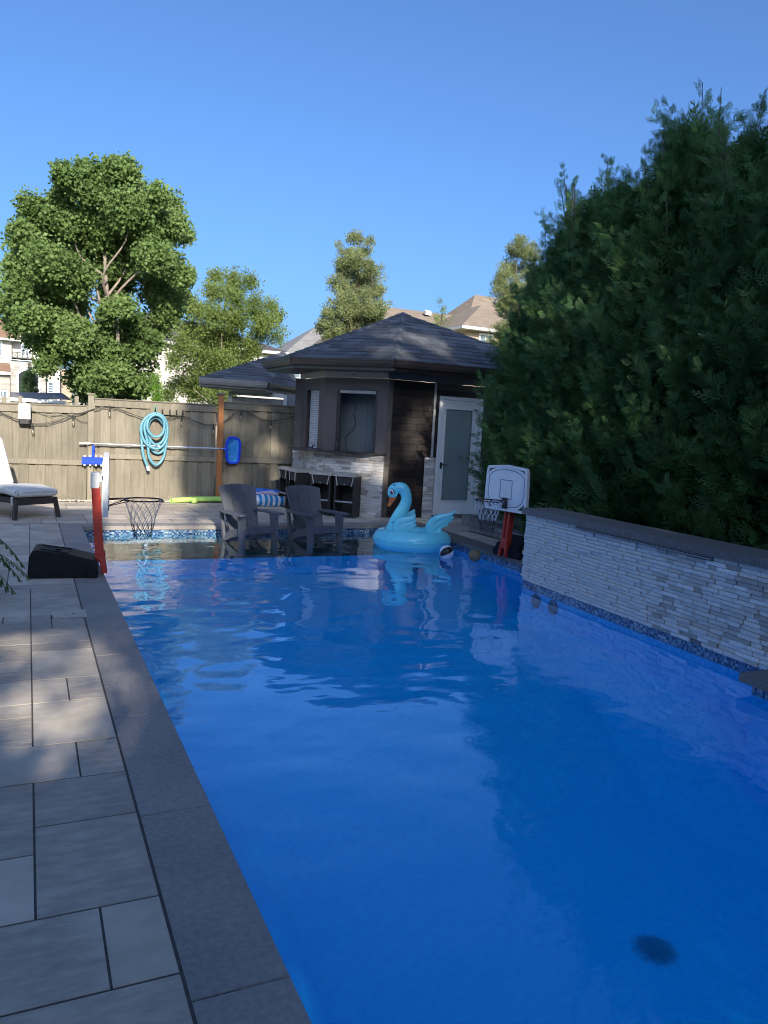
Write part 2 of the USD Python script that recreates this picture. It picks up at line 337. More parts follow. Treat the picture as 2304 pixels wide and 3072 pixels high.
part(pool, 'ledge_riser', MB().box(((XL+6.2)/2, LY+.5, -.82), (6.2-XL, 1.0, 1.015)), mt['liner'])
mt['fitting'] = M('fitting_dark', (.012, .05, .11), (.02, .07, .14), scale=30, rough=.6)
for q, sz in (((1605, 1803), .10), ((1660, 1822), .10)):
    p_ = atx(q[0], q[1], xw(7)+.02)
    v_, f_ = MB().lathe([(0, .02), (.05, .02), (.085, .012), (.09, 0)], (0, 0, 0), 16, rot((0, 1, 0), -90)).arrays()
    part(pool, 'return_fitting', (v_+np.array([xw(p_[1])+.02, p_[1], min(p_[2], -.2)]), f_), mt['fitting'])
# water
wx = np.arange(XL-.02, 6.32, .03); wy = np.arange(-1.9, YF+.02, .03)
WX, WY = np.meshgrid(wx, wy); PW = np.stack([WX, WY, np.zeros_like(WX)], -1)
def wave(p, sx, sy, seed): return meshkit.noise(p*np.array([sx, sy, 1.0]), seed)-.5
hgt = .0070*wave(PW, 1.6, 2.3, 1)+.0042*wave(PW, 3.7, 5.2, 2)+.0011*wave(PW, 8.5, 12.0, 3)
calm = np.clip((WY-1.5)/6, .5, 1)
chop = meshkit.noise(PW*np.array([.55, .5, 1]), 9)
hgt = 1.6*hgt*calm*(.5+1.0*np.clip(chop*2-.5, 0, 1))
hgt += .0011*wave(PW, 3, 14.0, 5)*np.clip((WY-7.5)/2, 0, 1)*np.clip((3.4-WX)/1.5, .15, 1)
warp = (meshkit.noise(PW*4.0, 21)-.5)*.16+(meshkit.noise(PW*11.0, 22)-.5)*.05
for (cx_, cy_, a_, w_, R_) in ((*at(680, 1668, WZ)[:2], .0013, .16, .7), (*at(1130, 2560, WZ)[:2], .0006, .10, .40), (*at(1450, 2080, WZ)[:2], .0010, .12, .55), (*at(1650, 2480, WZ)[:2], .0006, .09, .5)):
    d_ = np.hypot(WX-cx_, (WY-cy_)*1.25)+warp; hgt += a_*np.cos(2*PI*d_/w_)*np.exp(-(d_/R_)**2)*np.clip(meshkit.noise(PW*2.6, 31)*2.4-.7, 0, 1)
patch = np.clip(meshkit.noise(PW*np.array([.9, .7, 1]), 41)*3-1.5, 0, 1); hgt += patch*(.0007*wave(PW, 11, 15, 42)+.0005*wave(PW, 22, 17, 43))
VW = np.c_[WX.ravel(), WY.ravel(), (WZ+hgt).ravel()]
i, j = np.meshgrid(np.arange(len(wy)-1), np.arange(len(wx)-1), indexing='ij'); k = i*len(wx)+j
FW = np.stack([k, k+1, k+1+len(wx), k+len(wx)], -1).reshape(-1, 4)
mt['water'] = usdkit.material(stage, '/World/Looks/pool_water', {
    'tr': ('transparent_bsdf', dict(color=(.62, .94, .99))), 'gl': ('glossy_bsdf', dict(color=(1, 1, 1), roughness=0.0)), 'mx': ('mix_closure', {}),
    'g': ('geometry', {}), 'mp': ('mapping', dict(scale=(1, 1.6, 1))), 'n': ('noise_texture', dict(scale=9.0, detail=3.0, roughness=.5)), 'bp': ('bump', dict(strength=.05, distance=.012)),
    'd': ('vector_math', dict(math_type='dot_product')), 'ab': ('math', dict(math_type='absolute')), 'om': ('math', dict(math_type='subtract', value1=1.0, use_clamp=True)), 'pw': ('math', dict(math_type='power', value2=4.1)), 'sc': ('math', dict(math_type='multiply_add', value2=.98, value3=.02, use_clamp=True))},
    [('g.position', 'mp.vector'), ('mp.vector', 'n.vector'), ('n.fac', 'bp.height'), ('bp.normal', 'gl.normal'), ('g.incoming', 'd.vector1'), ('g.normal', 'd.vector2'), ('d.value', 'ab.value1'), ('ab.value', 'om.value2'), ('om.value', 'pw.value1'), ('pw.value', 'sc.value1'),
     ('sc.value', 'mx.fac'), ('tr.BSDF', 'mx.closure1'), ('gl.BSDF', 'mx.closure2')], surface='mx.closure')
part('/World', 'water', (VW, FW), mt['water'], smooth=True, kind='structure')

# ------------------------------------------------------------------ stone wall along the pool
mt['ledger'] = [M(f'ledger_stone_{k}', a, b, scale=14, rough=.7, bump=.35, bscale=55, vary=.10, dist=.006, stretch=(1, 1, 3), spec=.3) for k, (a, b) in enumerate((
    ((.58, .54, .495), (.67, .63, .585)), ((.46, .42, .375), (.56, .515, .465)), ((.34, .305, .27), (.44, .40, .36)), ((.64, .61, .57), (.73, .70, .66))))]
mt['mortar'] = M('wall_core', (.16, .155, .15), (.22, .21, .2), scale=20, rough=.9)
def ledger(parent, o, u, n, L, z0, z1, rowh=.0375, lmin=.10, lmax=.30, top=None, cap_parts=300, near=None, skip=None, reveal=.009):
    """courses of split stones on a face: o start, u along, n outwards (2-D unit vectors)"""
    o, u, n = (np.asarray(a, float) for a in (o, u, n)); rows = int(round((z1-z0)/rowh)); rh = (z1-z0)/rows; st = []
    for r in range(rows):
        s = -rng.uniform(0, lmax)
        while s < L:
            l = rng.uniform(lmin, lmax); a, b = max(s, 0), min(s+l, L); s += l
            if b-a < .02: continue
            za, zb = z0+r*rh, z0+(r+1)*rh
            if skip and skip((a+b)/2, (za+zb)/2): continue
            st.append((a, b, za, zb))
    st.sort(key=lambda q: np.linalg.norm(o+u*(q[0]+q[1])/2-np.array(near if near else (0, 0))))
    rest = MB()
    for k, (a, b, za, zb) in enumerate(st):
        d = .018+rng.choice([0, reveal, 2*reveal], p=[.4, .35, .25])+rng.uniform(0, .002); g = .0014
        c = o+u*(a+b)/2+n*d/2; R = np.array([[u[0], n[0], 0], [u[1], n[1], 0], [0, 0, 1]])
        if np.linalg.det(R) < 0: R[:, 0] *= -1
        m = MB().box((c[0], c[1], (za+zb)/2), (b-a-2*g, d, zb-za-2*g), R, ch=.0035)
        if k < cap_parts: part(parent, 'stone', m, mt['ledger'][rng.choice(4, p=[.36, .28, .15, .21])])
        else: rest.add(*m.arrays())
    if rest.n: part(parent, 'stone_remainder', rest, mt['ledger'][0], kind='stuff')
wall = thing('stone_wall', 'pale split-stone wall with dark cap slabs rising along the right pool edge', 'wall', (0, 0, 0))
uu = (WALL_B-WALL_A); LW = np.linalg.norm(uu); uu /= LW; nn = np.array([uu[1], -uu[0]])
if nn[0] > 0: nn = -nn
core = [WALL_A+nn*(-.02), WALL_B+nn*(-.02), WALL_B+nn*(-.40), WALL_A+nn*(-.40)]
part(wall, 'core', MB().prism([tuple(p) for p in core], -.05, .745), mt['mortar'])
part(wall, 'footing', MB().prism([tuple(p) for p in (WALL_A+nn*(-.03), WALL_B+nn*(-.03), WALL_B+nn*(-.4), WALL_A+nn*(-.4))], -.3, -.052), mt['mortar'])
s0, s1 = 1.02, 2.95
ledger(wall, WALL_A-nn*.02, uu, nn, LW, -.05, .745, rowh=.038, lmin=.09, lmax=.24, near=(3.0, 2.0), skip=lambda s, z: (s0 < s < s1 and z > .715) or (abs(s-2.88) < .05 and -.05 < z < -.012))
ledger(wall, WALL_A-nn*.40, nn, -uu, .38, -.05, .745, rowh=.038, cap_parts=40)
for a, b in ((-.05, 1.1), (1.103, 2.25), (2.253, 3.4), (3.403, LW)):
    A, B = WALL_A+uu*a, WALL_A+uu*b
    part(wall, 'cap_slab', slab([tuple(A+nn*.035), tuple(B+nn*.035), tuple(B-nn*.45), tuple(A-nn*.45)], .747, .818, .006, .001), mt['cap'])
A, B = WALL_A+uu*s0, WALL_A+uu*s1
R = np.array([[uu[0], nn[0], 0], [uu[1], nn[1], 0], [0, 0, 1]])
mt['pvc_grey'] = M('grey_plastic', (.20, .21, .22), rough=.45)
part(wall, 'waterfall_spout', MB().bar((*(A+nn*.012), .722), (*(B+nn*.012), .722), .06, .012).bar((*(A+nn*.0), .738), (*(B+nn*.0), .738), .05, .008), mt['pvc_grey'])
# low block retaining steps beside the right hand hoop
mt['block'] = [M(f'retaining_block_{k}', a, b, scale=9, rough=.85, bump=.5, bscale=35, vary=.12, dist=.012) for k, (a, b) in enumerate((((.17, .165, .155), (.25, .24, .22)), ((.13, .125, .12), (.20, .19, .18))))]
steps = thing('retaining_steps', 'low grey block retaining steps between the door and the stone wall', 'retaining wall', (0, 0, 0))
def courses(x, y0, y1, z0, rows, rh, d, ends=None):
    for r in range(rows):
        y = y0-(r % 2)*.12
        while y < y1:
            l = rng.uniform(.16, .34); a, b = max(y, y0), min(y+l, y1); y += l
            if b-a < .03: continue
            part(steps, 'block', MB().box((x+d/2-rng.uniform(0, .012), (a+b)/2, z0+rh*(r+.5)), (d, b-a-.005, rh-.004), ch=.012), mt['block'][int(rng.random() < .4)])
courses(6.89, 7.7, 11.25, 0, 2, .088, .22)
courses(7.22, 7.7, 11.55, .176, 2, .085, .22)
for r in range(2): part(steps, 'block', MB().box((7.5, 12.0-.3*r, .09), (.5, .28, .175), ch=.012), mt['block'][r])
for y in np.arange(7.7, 11.1, .6): part(steps, 'tread', slab([(7.10, y), (7.23, y), (7.23, y+.595), (7.10, y+.595)], .10, .178, .006), mt['cap'])
part(steps, 'soil_fill', MB().box((8.9, 8.9, .16), (2.9, 5.4, .30)), mt['soil'])
# ------------------------------------------------------------------ pool house with the bar
mt['shingle'] = [M(f'roof_shingle_{k}', a, b, scale=120, rough=.9, vary=.12, bump=.2, bscale=300, dist=.004, spec=.25) for k, (a, b) in enumerate((
    ((.075, .08, .092), (.115, .122, .135)), ((.055, .058, .068), (.09, .095, .105)), ((.095, .10, .115), (.145, .152, .165))))]
mt['gutter_brown'] = M('gutter_brown', (.055, .042, .038), (.065, .05, .045), scale=4, rough=.35)
mt['siding_brown'] = M('siding_brown', (.10, .078, .072), (.12, .094, .086), scale=3, rough=.55, vary=.05)
mt['clad'] = [M(f'dark_cladding_{k}', a, b, scale=9, rough=.5, bump=.2, bscale=40, vary=.25, stretch=(1, 1, 9), dist=.004) for k, (a, b) in enumerate((((.012, .008, .008), (.022, .014, .012)), ((.016, .011, .010), (.030, .019, .016))))]
mt['trim_grey'] = M('trim_grey', (.42, .41, .39), (.46, .45, .43), scale=4, rough=.5)
mt['trim_blue'] = M('frieze_board', (.16, .175, .18), (.19, .20, .205), scale=4, rough=.5)
mt['white'] = M('white_paint', (.74, .74, .73), (.80, .80, .79), scale=5, rough=.4)
mt['shutter'] = M('roller_shutter', (.55, .55, .55), (.60, .60, .60), scale=5, rough=.45)
mt['counter'] = M('dark_counter', (.03, .025, .024), (.05, .04, .036), scale=12, rough=.28)
mt['frost'] = M('frosted_glass', (.20, .25, .25), (.23, .28, .28), scale=1.5, rough=.22, spec=.6)
mt['black'] = M('black_plastic', (.018, .018, .02), (.028, .028, .03), scale=20, rough=.42, bump=.08, bscale=200)
mt['room'] = M('interior_panel', (.13, .15, .16), (.17, .19, .20), scale=2, rough=.6)
mt['metal'] = M('brushed_metal', (.55, .55, .55), (.62, .62, .62), scale=60, rough=.3, metal=.9)

def shingled(parent, p0, p1, q, expo=.2, wmin=.22, wmax=.42, thick=.013, name='shingle'):
    """shingles on the roof face p0-p1 (eave, left to right seen from outside) up to q (list of 1 or 2 ridge points, right to left)"""
    p0, p1 = np.array(p0, float), np.array(p1, float); q = [np.array(a, float) for a in q]
    e = (p1-p0)/np.linalg.norm(p1-p0); n = np.cross(e, q[0]-p0); n /= np.linalg.norm(n)
    if n[2] < 0: n = -n
    s = np.cross(n, e); s *= np.sign(np.dot(s, q[0]-p0))
    to2 = lambda a: (np.dot(a-p0, e), np.dot(a-p0, s))
    poly = Polygon([to2(p0), to2(p1)]+[to2(a) for a in q]); H = poly.bounds[3]; x0, x1 = poly.bounds[0], poly.bounds[2]
    part(parent, 'roof_deck', (np.array([p0, p1]+q)-n*.004, np.array([[0, 1, 2]] if len(q) == 1 else [[0, 1, 2], [0, 2, 3]])), mt['shingle'][1])
    r = 0; rest = MB(); count = 0
    while r*expo < H:
        x = x0-rng.uniform(0, wmax)
        ya, yb = r*expo, (r+1)*expo+.012
        while x < x1:
            w_ = rng.uniform(wmin, wmax); g = sbox(x+.003, ya, x+w_-.003, min(yb, H)).intersection(poly); x += w_
            for h in getattr(g, 'geoms', [g]):
                if h.is_empty or h.geom_type != 'Polygon' or h.area < .0015: continue
                c = np.array(h.exterior.coords)[:-1]
                if not h.exterior.is_ccw: c = c[::-1]
                k = len(c); low = thick*(1+.5*(rng.random() < .4))
                topz = np.array([low*(1-(y-ya)/(yb-ya))+.001 for _, y in c])
                P3 = p0+c[:, :1]*e+c[:, 1:]*s
                v = np.vstack([P3-n*.003, P3+n*topz[:, None]])
                f = [[a, (a+1) % k, k+(a+1) % k] for a in range(k)]+[[a, k+(a+1) % k, k+a] for a in range(k)]+[[k, k+a, k+a+1] for a in range(1, k-1)]
                part(parent, name, (v, np.array(f)), mt['shingle'][rng.choice(3, p=[.45, .35, .2])])
        r += 1
def hip_caps(parent, a, b, w_=.13, step=.22):
    a, b = np.array(a, float), np.array(b, float); d = b-a; L = np.linalg.norm(d); d /= L
    side = np.cross(d, (0, 0, 1)); side /= np.linalg.norm(side); up = np.cross(side, d); n_ = int(L/step)
    for k in range(n_):
        A, B = a+d*(k*L/n_), a+d*((k+1)*L/n_+.03); l0, l1 = .022, .008
        v = [A-side*w_-up*.045+up*l0, A+up*(l0+.012), A+side*w_-up*.045+up*l0, B-side*w_-up*.045+up*l1, B+up*(l1+.012), B+side*w_-up*.045+up*l1]
        v += [p-up*.02 for p in v[:3]]
        part(parent, 'hip_shingle', (np.array(v), np.array([[0, 1, 4], [0, 4, 3], [1, 2, 5], [1, 5, 4], [6, 7, 1], [6, 1, 0], [7, 8, 2], [7, 2, 1]])), mt['shingle'][k % 3])

bar = thing('pool_house', 'dark brown pool house with shingled hip roof, open bar window and glazed door', 'pool house', (0, 0, 0))
Bc, Cc = np.array([5.15, 13.98]), np.array([6.06, 13.08])
ZT = 2.71
def face_frame(a, b):
    a, b = np.asarray(a, float), np.asarray(b, float); u = (b-a)/np.linalg.norm(b-a); n = np.array([u[1], -u[0]])
    return a, u, n, np.linalg.norm(b-a)
def panel(mb_, fr, s0_, s1_, z0, z1, d0, d1, ch=0.0):
    """a block on a face: s along, z up, d outwards"""
    o, u, n, _ = fr; c = o+u*(s0_+s1_)/2+n*(d0+d1)/2
    R_ = np.array([[u[0], n[0], 0], [u[1], n[1], 0], [0, 0, 1]])
    if np.linalg.det(R_) < 0: R_ = R_ @ np.diag([-1, 1, 1])
    mb_.box((c[0], c[1], (z0+z1)/2), (abs(s1_-s0_), abs(d1-d0), z1-z0), R_, ch); return mb_
def on(fr, s_, d, z): o, u, n, _ = fr; p_ = o+u*s_+n*d; return np.array([p_[0], p_[1], z])
FL = face_frame((5.15, 15.4), Bc); FC = face_frame(Bc, Cc); FRt = face_frame(Cc, (9.6, 13.08))
LFC = FC[3]
# window opening on the chamfer face measured from the photograph
def s_of(fr, u_, v_):
    d = ray(u_, v_); o, uu_, n_, _ = fr; t = np.dot(o-ORG[:2], n_)/np.dot(d[:2], n_); p_ = ORG+t*d
    return np.dot(p_[:2]-o, uu_), p_[2]
c3 = lambda X, Y: (850+X/2.765, 1080+Y/2.765)
wl, wzt = s_of(FC, *c3(452, 222)); wr, _ = s_of(FC, *c3(787, 235)); _, wzb = s_of(FC, *c3(600, 755))
wzt = 2.36; wzb = 1.205
def wallface(fr, L, z0, z1, s0_, s1_, a, b, th=.12):
    m = MB(); panel(m, fr, 0, s0_, z0, z1, -th, 0); panel(m, fr, s1_, L, z0, z1, -th, 0); panel(m, fr, s0_, s1_, z0, a, -th, 0); panel(m, fr, s0_, s1_, b, z1, -th, 0); return m
part(bar, 'wall', wallface(FC, LFC, 1.16, ZT-.125, wl, wr, wzb, wzt), mt['siding_brown'])
# left face has the shuttered opening
ll, lr = FL[3]-1.02, FL[3]-.30
part(bar, 'wall', wallface(FL, FL[3], 1.16, ZT-.125, ll, lr, 1.205, 2.36), mt['siding_brown'])
part(bar, 'wall', panel(MB(), FC, .0, LFC, 0, 1.158, -.12, -.002).add(*panel(MB(), FL, 0, FL[3]-.003, 0, 1.158, -.12, -.002).arrays()), mt['mortar'])
m = MB(); panel(m, FRt, .004, 1.0, 0, ZT-.125, -.12, 0); panel(m, FRt, 2.08, 3.54, 0, ZT-.125, -.12, 0); panel(m, FRt, 1.0, 2.08, 2.352, ZT-.125, -.12, 0); part(bar, 'wall', m, mt['siding_brown'])
part(bar, 'rear_wall', MB().prism([(5.03, 15.4), (9.6, 17.0), (9.6, 13.2), (9.5, 13.2), (9.5, 16.85), (5.15, 15.3)], 0, 2.6), mt['siding_brown'])
part(bar, 'interior_lining', MB().box((6.6, 15.2, 1.3), (2.7, .05, 2.58)).box((7.1, 14.3, 1.3), (.05, 2.1, 2.58)), mt['room'])
part(bar, 'inner_panel', panel(panel(MB(), FC, wl-.35, (wl+wr)/2+.02, .6, 2.5, -.52, -.50), FC, (wl+wr)/2+.024, wr+.1, .6, 2.5, -.52, -.50), mt['room']); part(bar, 'ceiling', MB().prism([(5.2, 13.99), (6.07, 13.13), (9.5, 13.13), (9.5, 16.8), (5.2, 15.35)], ZT-.16, ZT-.13), mt['trim_blue'])
part(bar, 'interior_floor', MB().prism([(5.2, 14.02), (6.09, 13.15), (9.5, 13.15), (9.5, 16.8), (5.2, 15.35)], -.05, .012), mt['mortar'])
# light trim band and frieze
part(bar, 'trim_board', panel(MB(), FC, 0, LFC, ZT-.12, ZT, 0, .02), mt['trim_grey']); part(bar, 'trim_board', panel(MB(), FL, 0, FL[3]+.008, ZT-.12, ZT, 0, .02), mt['trim_grey'])
for s_, fr in ((.45*LFC, FC), (FL[3]-.5, FL)): part(bar, 'screw', panel(MB(), fr, s_-.012, s_+.012, ZT-.07, ZT-.046, .02, .024), mt['black'])
part(bar, 'frieze_board', panel(MB(), FRt, 0, 3.54, ZT-.12, ZT, 0, .018), mt['trim_blue'])
# window frame, head track and shutter
m = MB(); panel(m, FC, wl, wl+.05, wzb, wzt, -.10, -.02); panel(m, FC, wr-.05, wr, wzb, wzt, -.10, -.02); part(bar, 'window_frame', m, mt['counter'])
part(bar, 'shutter_track', panel(MB(), FC, wl+.05, wr-.05, wzt-.06, wzt-.005, -.09, -.015), mt['trim_grey'])
m = MB(); panel(m, FL, ll, ll+.05, 1.205, 2.36, -.10, -.02); panel(m, FL, lr-.05, lr, 1.205, 2.36, -.10, -.02); part(bar, 'window_frame', m, mt['counter'])
nsl = 26
for k in range(nsl):
    z0 = 1.21+k*(1.15/nsl); part(bar, 'shutter_slat', panel(MB(), FL, ll+.05, lr-.05, z0, z0+1.15/nsl-.005, -.075, -.06, ch=.005), mt['shutter'])
# outlet, cables and odds on the counter
part(bar, 'socket_plate', panel(MB(), FC, wl+.02, wl+.17, 1.80, 2.10, -.498, -.475), mt['trim_blue'])
p_ = [on(FC, wl+s_, d_, z_) for s_, d_, z_ in ((.12, -.47, 1.93), (.19, -.44, 1.88), (.17, -.46, 1.62), (.05, -.46, 1.5), (.02, -.47, 1.32), (.06, -.46, 1.22))]
part(bar, 'cable', MB().tube(spline(p_, 30), .0055, 6), mt['black'])
# dark cladding on the front face: horizontal boards with staggered joints
z = .0
while z < 2.55:
    x = .10-rng.uniform(0, .5)
    while x < .965:
        w_ = rng.uniform(.35, .75); a, b = max(x, .10), min(x+w_, .965 if z > 1.13 else .842); x += w_
        if b-a < .03: continue
        part(bar, 'cladding_board', panel(MB(), FRt, a+.001, b-.001, z+.0015, min(z+.126, 2.56), .0, .016+rng.uniform(0, .007), ch=.002), mt['clad'][int(rng.random() < .5)])
    z += .1275
part(bar, 'corner_post', panel(MB(), FRt, .0, .098, 1.0, ZT-.125, .0, .028), mt['siding_brown'])
part(bar, 'trim_strip', panel(MB(), FRt, .968, 1.012, 1.175, 2.58, .0, .03), mt['trim_grey'])
ledger(bar, on(FRt, .846, 0, 0)[:2], FRt[1], FRt[2], .215, 0, 1.165, rowh=.05, lmin=.1, lmax=.22, cap_parts=70, near=(6.9, 12))
ledger(bar, on(FRt, 2.09, 0, 0)[:2], FRt[1], FRt[2], .3, 0, 1.165, rowh=.05, lmin=.1, lmax=.22, cap_parts=60, near=(6.9, 12))
part(bar, 'door_surround', panel(panel(panel(MB(), FRt, 1.014, 1.092, 1.17, 2.352, .0, .012), FRt, 2.075, 2.2, 1.17, 2.352, .0, .012), FRt, 1.014, 2.2, 2.354, 2.46, .0, .012), mt['clad'][0])
# door
m = MB(); panel(m, FRt, 1.094, 1.165, .05, 2.35, -.04, .035, ch=.004); panel(m, FRt, 2.005, 2.072, .05, 2.35, -.04, .035, ch=.004); panel(m, FRt, 1.167, 2.003, 2.285, 2.35, -.04, .035, ch=.004)
dfr = part(bar, 'door_frame', m, mt['white'])
m = MB(); panel(m, FRt, 1.168, 1.232, .07, 2.283, -.03, .012); panel(m, FRt, 1.86, 2.002, .07, 2.283, -.03, .012); panel(m, FRt, 1.233, 1.859, .07, .33, -.03, .012); panel(m, FRt, 1.233, 1.859, 2.12, 2.283, -.03, .012)
door = part(bar, 'door', m, mt['white'])
part(door, 'door_glass', panel(MB(), FRt, 1.25, 1.842, .35, 2.10, -.02, -.008), mt['frost'])
m = MB()
for a, b, c_, d_ in ((1.225, 1.252, .318, 2.132), (1.84, 1.867, .318, 2.132), (1.252, 1.84, .318, .345), (1.252, 1.84, 2.105, 2.132)): panel(m, FRt, a, b, c_, d_, .0125, .024, ch=.003)
part(door, 'glazing_bead', m, mt['white'])
hp = on(FRt, 1.20, .012, 1.02)
part(door, 'handle', MB().box(hp+(0, -.012, 0), (.045, .012, .12), ch=.004).tube([hp+(0, -.012, .02), hp+(0, -.06, .02), hp+(.11, -.06, .018)], .010, 8), mt['black'])
part(bar, 'door_sill', panel(MB(), FRt, 1.06, 2.10, .0, .048, -.04, .09, ch=.006), mt['cap'])
# bar front: split stone below the counter, set forward of the wall
bo = .10
Bs, Cs = Bc+FC[2]*bo, Cc+FC[2]*bo
Bq = np.array([5.15-bo, Bs[1]+ (Bs[0]-(5.15-bo))])
FCs = face_frame(Bq, Cs+FC[1]*.03)
part(bar, 'bar_front_core', MB().prism([tuple(Bq-FC[2]*.015), tuple(FCs[0]+FCs[1]*FCs[3]-FC[2]*.02), tuple(Cc+FC[1]*.02), tuple(Bc), (5.15, 15.4), (5.07, 15.4)], 0, 1.165), mt['mortar'])
ledger(bar, Bq, FCs[1], FC[2], FCs[3], 0, 1.165, rowh=.05, lmin=.11, lmax=.32, cap_parts=220, near=(6, 12))
FLs = face_frame((5.15-bo, 15.4), Bq)
ledger(bar, FLs[0], FLs[1], FLs[2], FLs[3], 0, 1.165, rowh=.05, lmin=.11, lmax=.32, cap_parts=120, near=(5, 13))
ce = FC[2]
cnt = [tuple(Cc+FC[1]*.03+ce*.11), tuple(Cc+FC[1]*(-.25)+ce*.25), tuple((Bc+Cc)/2+ce*.36), tuple(Bc+FC[1]*.1+ce*.42), (4.78, 14.0), (4.70, 14.3), (4.70, 14.75), (4.85, 15.0), (5.149, 15.1), (5.149, 13.985), tuple(Cc+FC[1]*.03)]
part(bar, 'counter', slab(cnt, 1.168, 1.203, .006), mt['counter'])
part(bar, 'counter_inside', MB().prism([tuple(Bc+FC[1]*(wl+.01)-ce*.0), tuple(Bc+FC[1]*(wr-.01)), tuple(Bc+FC[1]*(wr-.01)-ce*.35), tuple(Bc+FC[1]*(wl+.01)-ce*.35)], 1.168, 1.2045), mt['counter'])
# roof
ZE = 2.88
E0, E1, E2, E3 = (4.42, 15.55, ZE), (4.42, 13.72, ZE), (5.86, 12.42, ZE), (10.1, 12.42, ZE); AP = (7.22, 15.05, 4.12)
shingled(bar, E1, E2, [AP]); shingled(bar, E2, E3, [AP], wmin=.28, wmax=.5, expo=.21); shingled(bar, E0, E1, [AP], expo=.21, wmin=.3, wmax=.5)
hip_caps(bar, E1, AP); hip_caps(bar, E2, AP); 
part(bar, 'roof_back', (np.array([E3, (10.1, 17.6, ZE), E0, AP]), np.array([[0, 1, 3], [1, 2, 3]])), mt['shingle'][0])
def eave(parent, a, b, mat, soffit_in=.55, z=ZE):
    a, b = np.array(a, float), np.array(b, float); d = (b-a)/np.linalg.norm(b-a); n_ = np.array([d[1], -d[0], 0.0])
    prof = [(-.015, .005), (.085, .005), (.085, -.02), (.075, -.03), (.07, -.07), (.035, -.125), (-.015, -.125)]
    ext = .035*(n_ is not None)
    mbg = MB(); v = []
    for q in (a-d*.0, b+d*.0): v += [q+n_*p_+np.array([0, 0, h_]) for p_, h_ in prof]
    k = len(prof); f = [[i_, (i_+1) % k, k+(i_+1) % k, k+i_] for i_ in range(k)]
    mbg.add(v, f); mbg.add(np.array(v[:k]), [[0, i_, i_+1] for i_ in range(1, k-1)]); mbg.add(np.array(v[k:]), [[0, i_+1, i_] for i_ in range(1, k-1)])
    part(parent, 'gutter', mbg, mat)
    part(parent, 'fascia', MB().quad(a-n_*.02+(0, 0, -.02), b-n_*.02+(0, 0, -.02), b-n_*.02+(0, 0, -.19), a-n_*.02+(0, 0, -.19)), mat)
for a, b in ((E0, E1), (E1, E2), (E2, E3)): eave(bar, a, b, mt['gutter_brown'])
part(bar, 'soffit', MB().prism([(4.43, 15.5), (4.43, 13.74), (5.87, 12.44), (10, 12.44), (10, 13.0), (6.05, 13.0), (5.1, 13.95), (5.1, 15.5)], ZE-.185, ZE-.17), mt['gutter_brown'])
# ------------------------------------------------------------------ garden shed behind the fence
shed = thing('garden_shed', 'grey shed with shingled hip roof and white window trim standing behind the fence', 'shed', (0, 0, 0))
mt['shed_grey'] = M('shed_siding', (.30, .29, .27), (.36, .35, .32), scale=3, rough=.7, stretch=(8, 8, 1))
mt['shed_blue'] = M('shed_side', (.20, .22, .23), (.23, .25, .26), scale=3, rough=.6)
mt['gutter_grey'] = M('gutter_grey', (.28, .27, .25), (.31, .30, .28), scale=4, rough=.4)
SY0 = 16.55; zs = 2.53
S0, S1 = (3.27, SY0, zs-.07), (4.72, SY0, zs+.03)
S0 = (3.28, SY0, zs); S1 = (4.74, SY0, zs); S2 = (6.1, SY0+1.7, zs); ST = (5.75, SY0+2.2, 3.42); S9 = (4.5, SY0+1.9, zs)
shingled(shed, S0, S1, [ST], expo=.19, wmin=.3, wmax=.5); shingled(shed, S1, S2, [ST], expo=.19, wmin=.3, wmax=.5); hip_caps(shed, S1, ST, .10)
part(shed, 'roof_back', (np.array([S9, S0, ST]), np.array([[0, 1, 2]])), mt['shingle'][0])
eave(shed, S0, S1, mt['gutter_grey'], z=zs); eave(shed, S1, S2, mt['gutter_brown'], z=zs)
part(shed, 'soffit', MB().prism([(3.3, SY0+.02), (4.74, SY0+.02), (6.05, SY0+1.7), (5.9, SY0+2.4), (4.5, SY0+1.8)], zs-.19, zs-.175), mt['gutter_grey'])
part(shed, 'wall', MB().box((4.69, SY0+.5, 1.1), (1.28, .08, 2.2)), mt['shed_grey'])
part(shed, 'side_wall', (np.array([(5.335, SY0+.46, 0), (6.2, SY0+1.6, 0), (6.2, SY0+1.6, 2.34), (5.335, SY0+.46, 2.34)]), np.array([[0, 1, 2, 3]])), mt['shed_blue'])
for k in range(16): part(shed, 'siding_board', MB().box((4.12+k*.0765, SY0+.452, 1.1), (.066, .014, 2.18), ch=.003), mt['shed_grey'])
ft = part(shed, 'trim_frame', MB().box((4.05, SY0+.437, 1.15), (.07, .03, 2.3)).box((5.31, SY0+.437, 1.15), (.07, .03, 2.3)).box((4.68, SY0+.437, 2.28), (1.19, .03, .09)), mt['white'])
for a, b in ((4.14, 4.74), (4.80, 5.2)):
    part(shed, 'window_panel', MB().box(((a+b)/2, SY0+.434, 1.72), (b-a, .03, .62), ch=.006).box(((a+b)/2, SY0+.417, 1.72), (b-a-.08, .012, .52)), mt['white'])
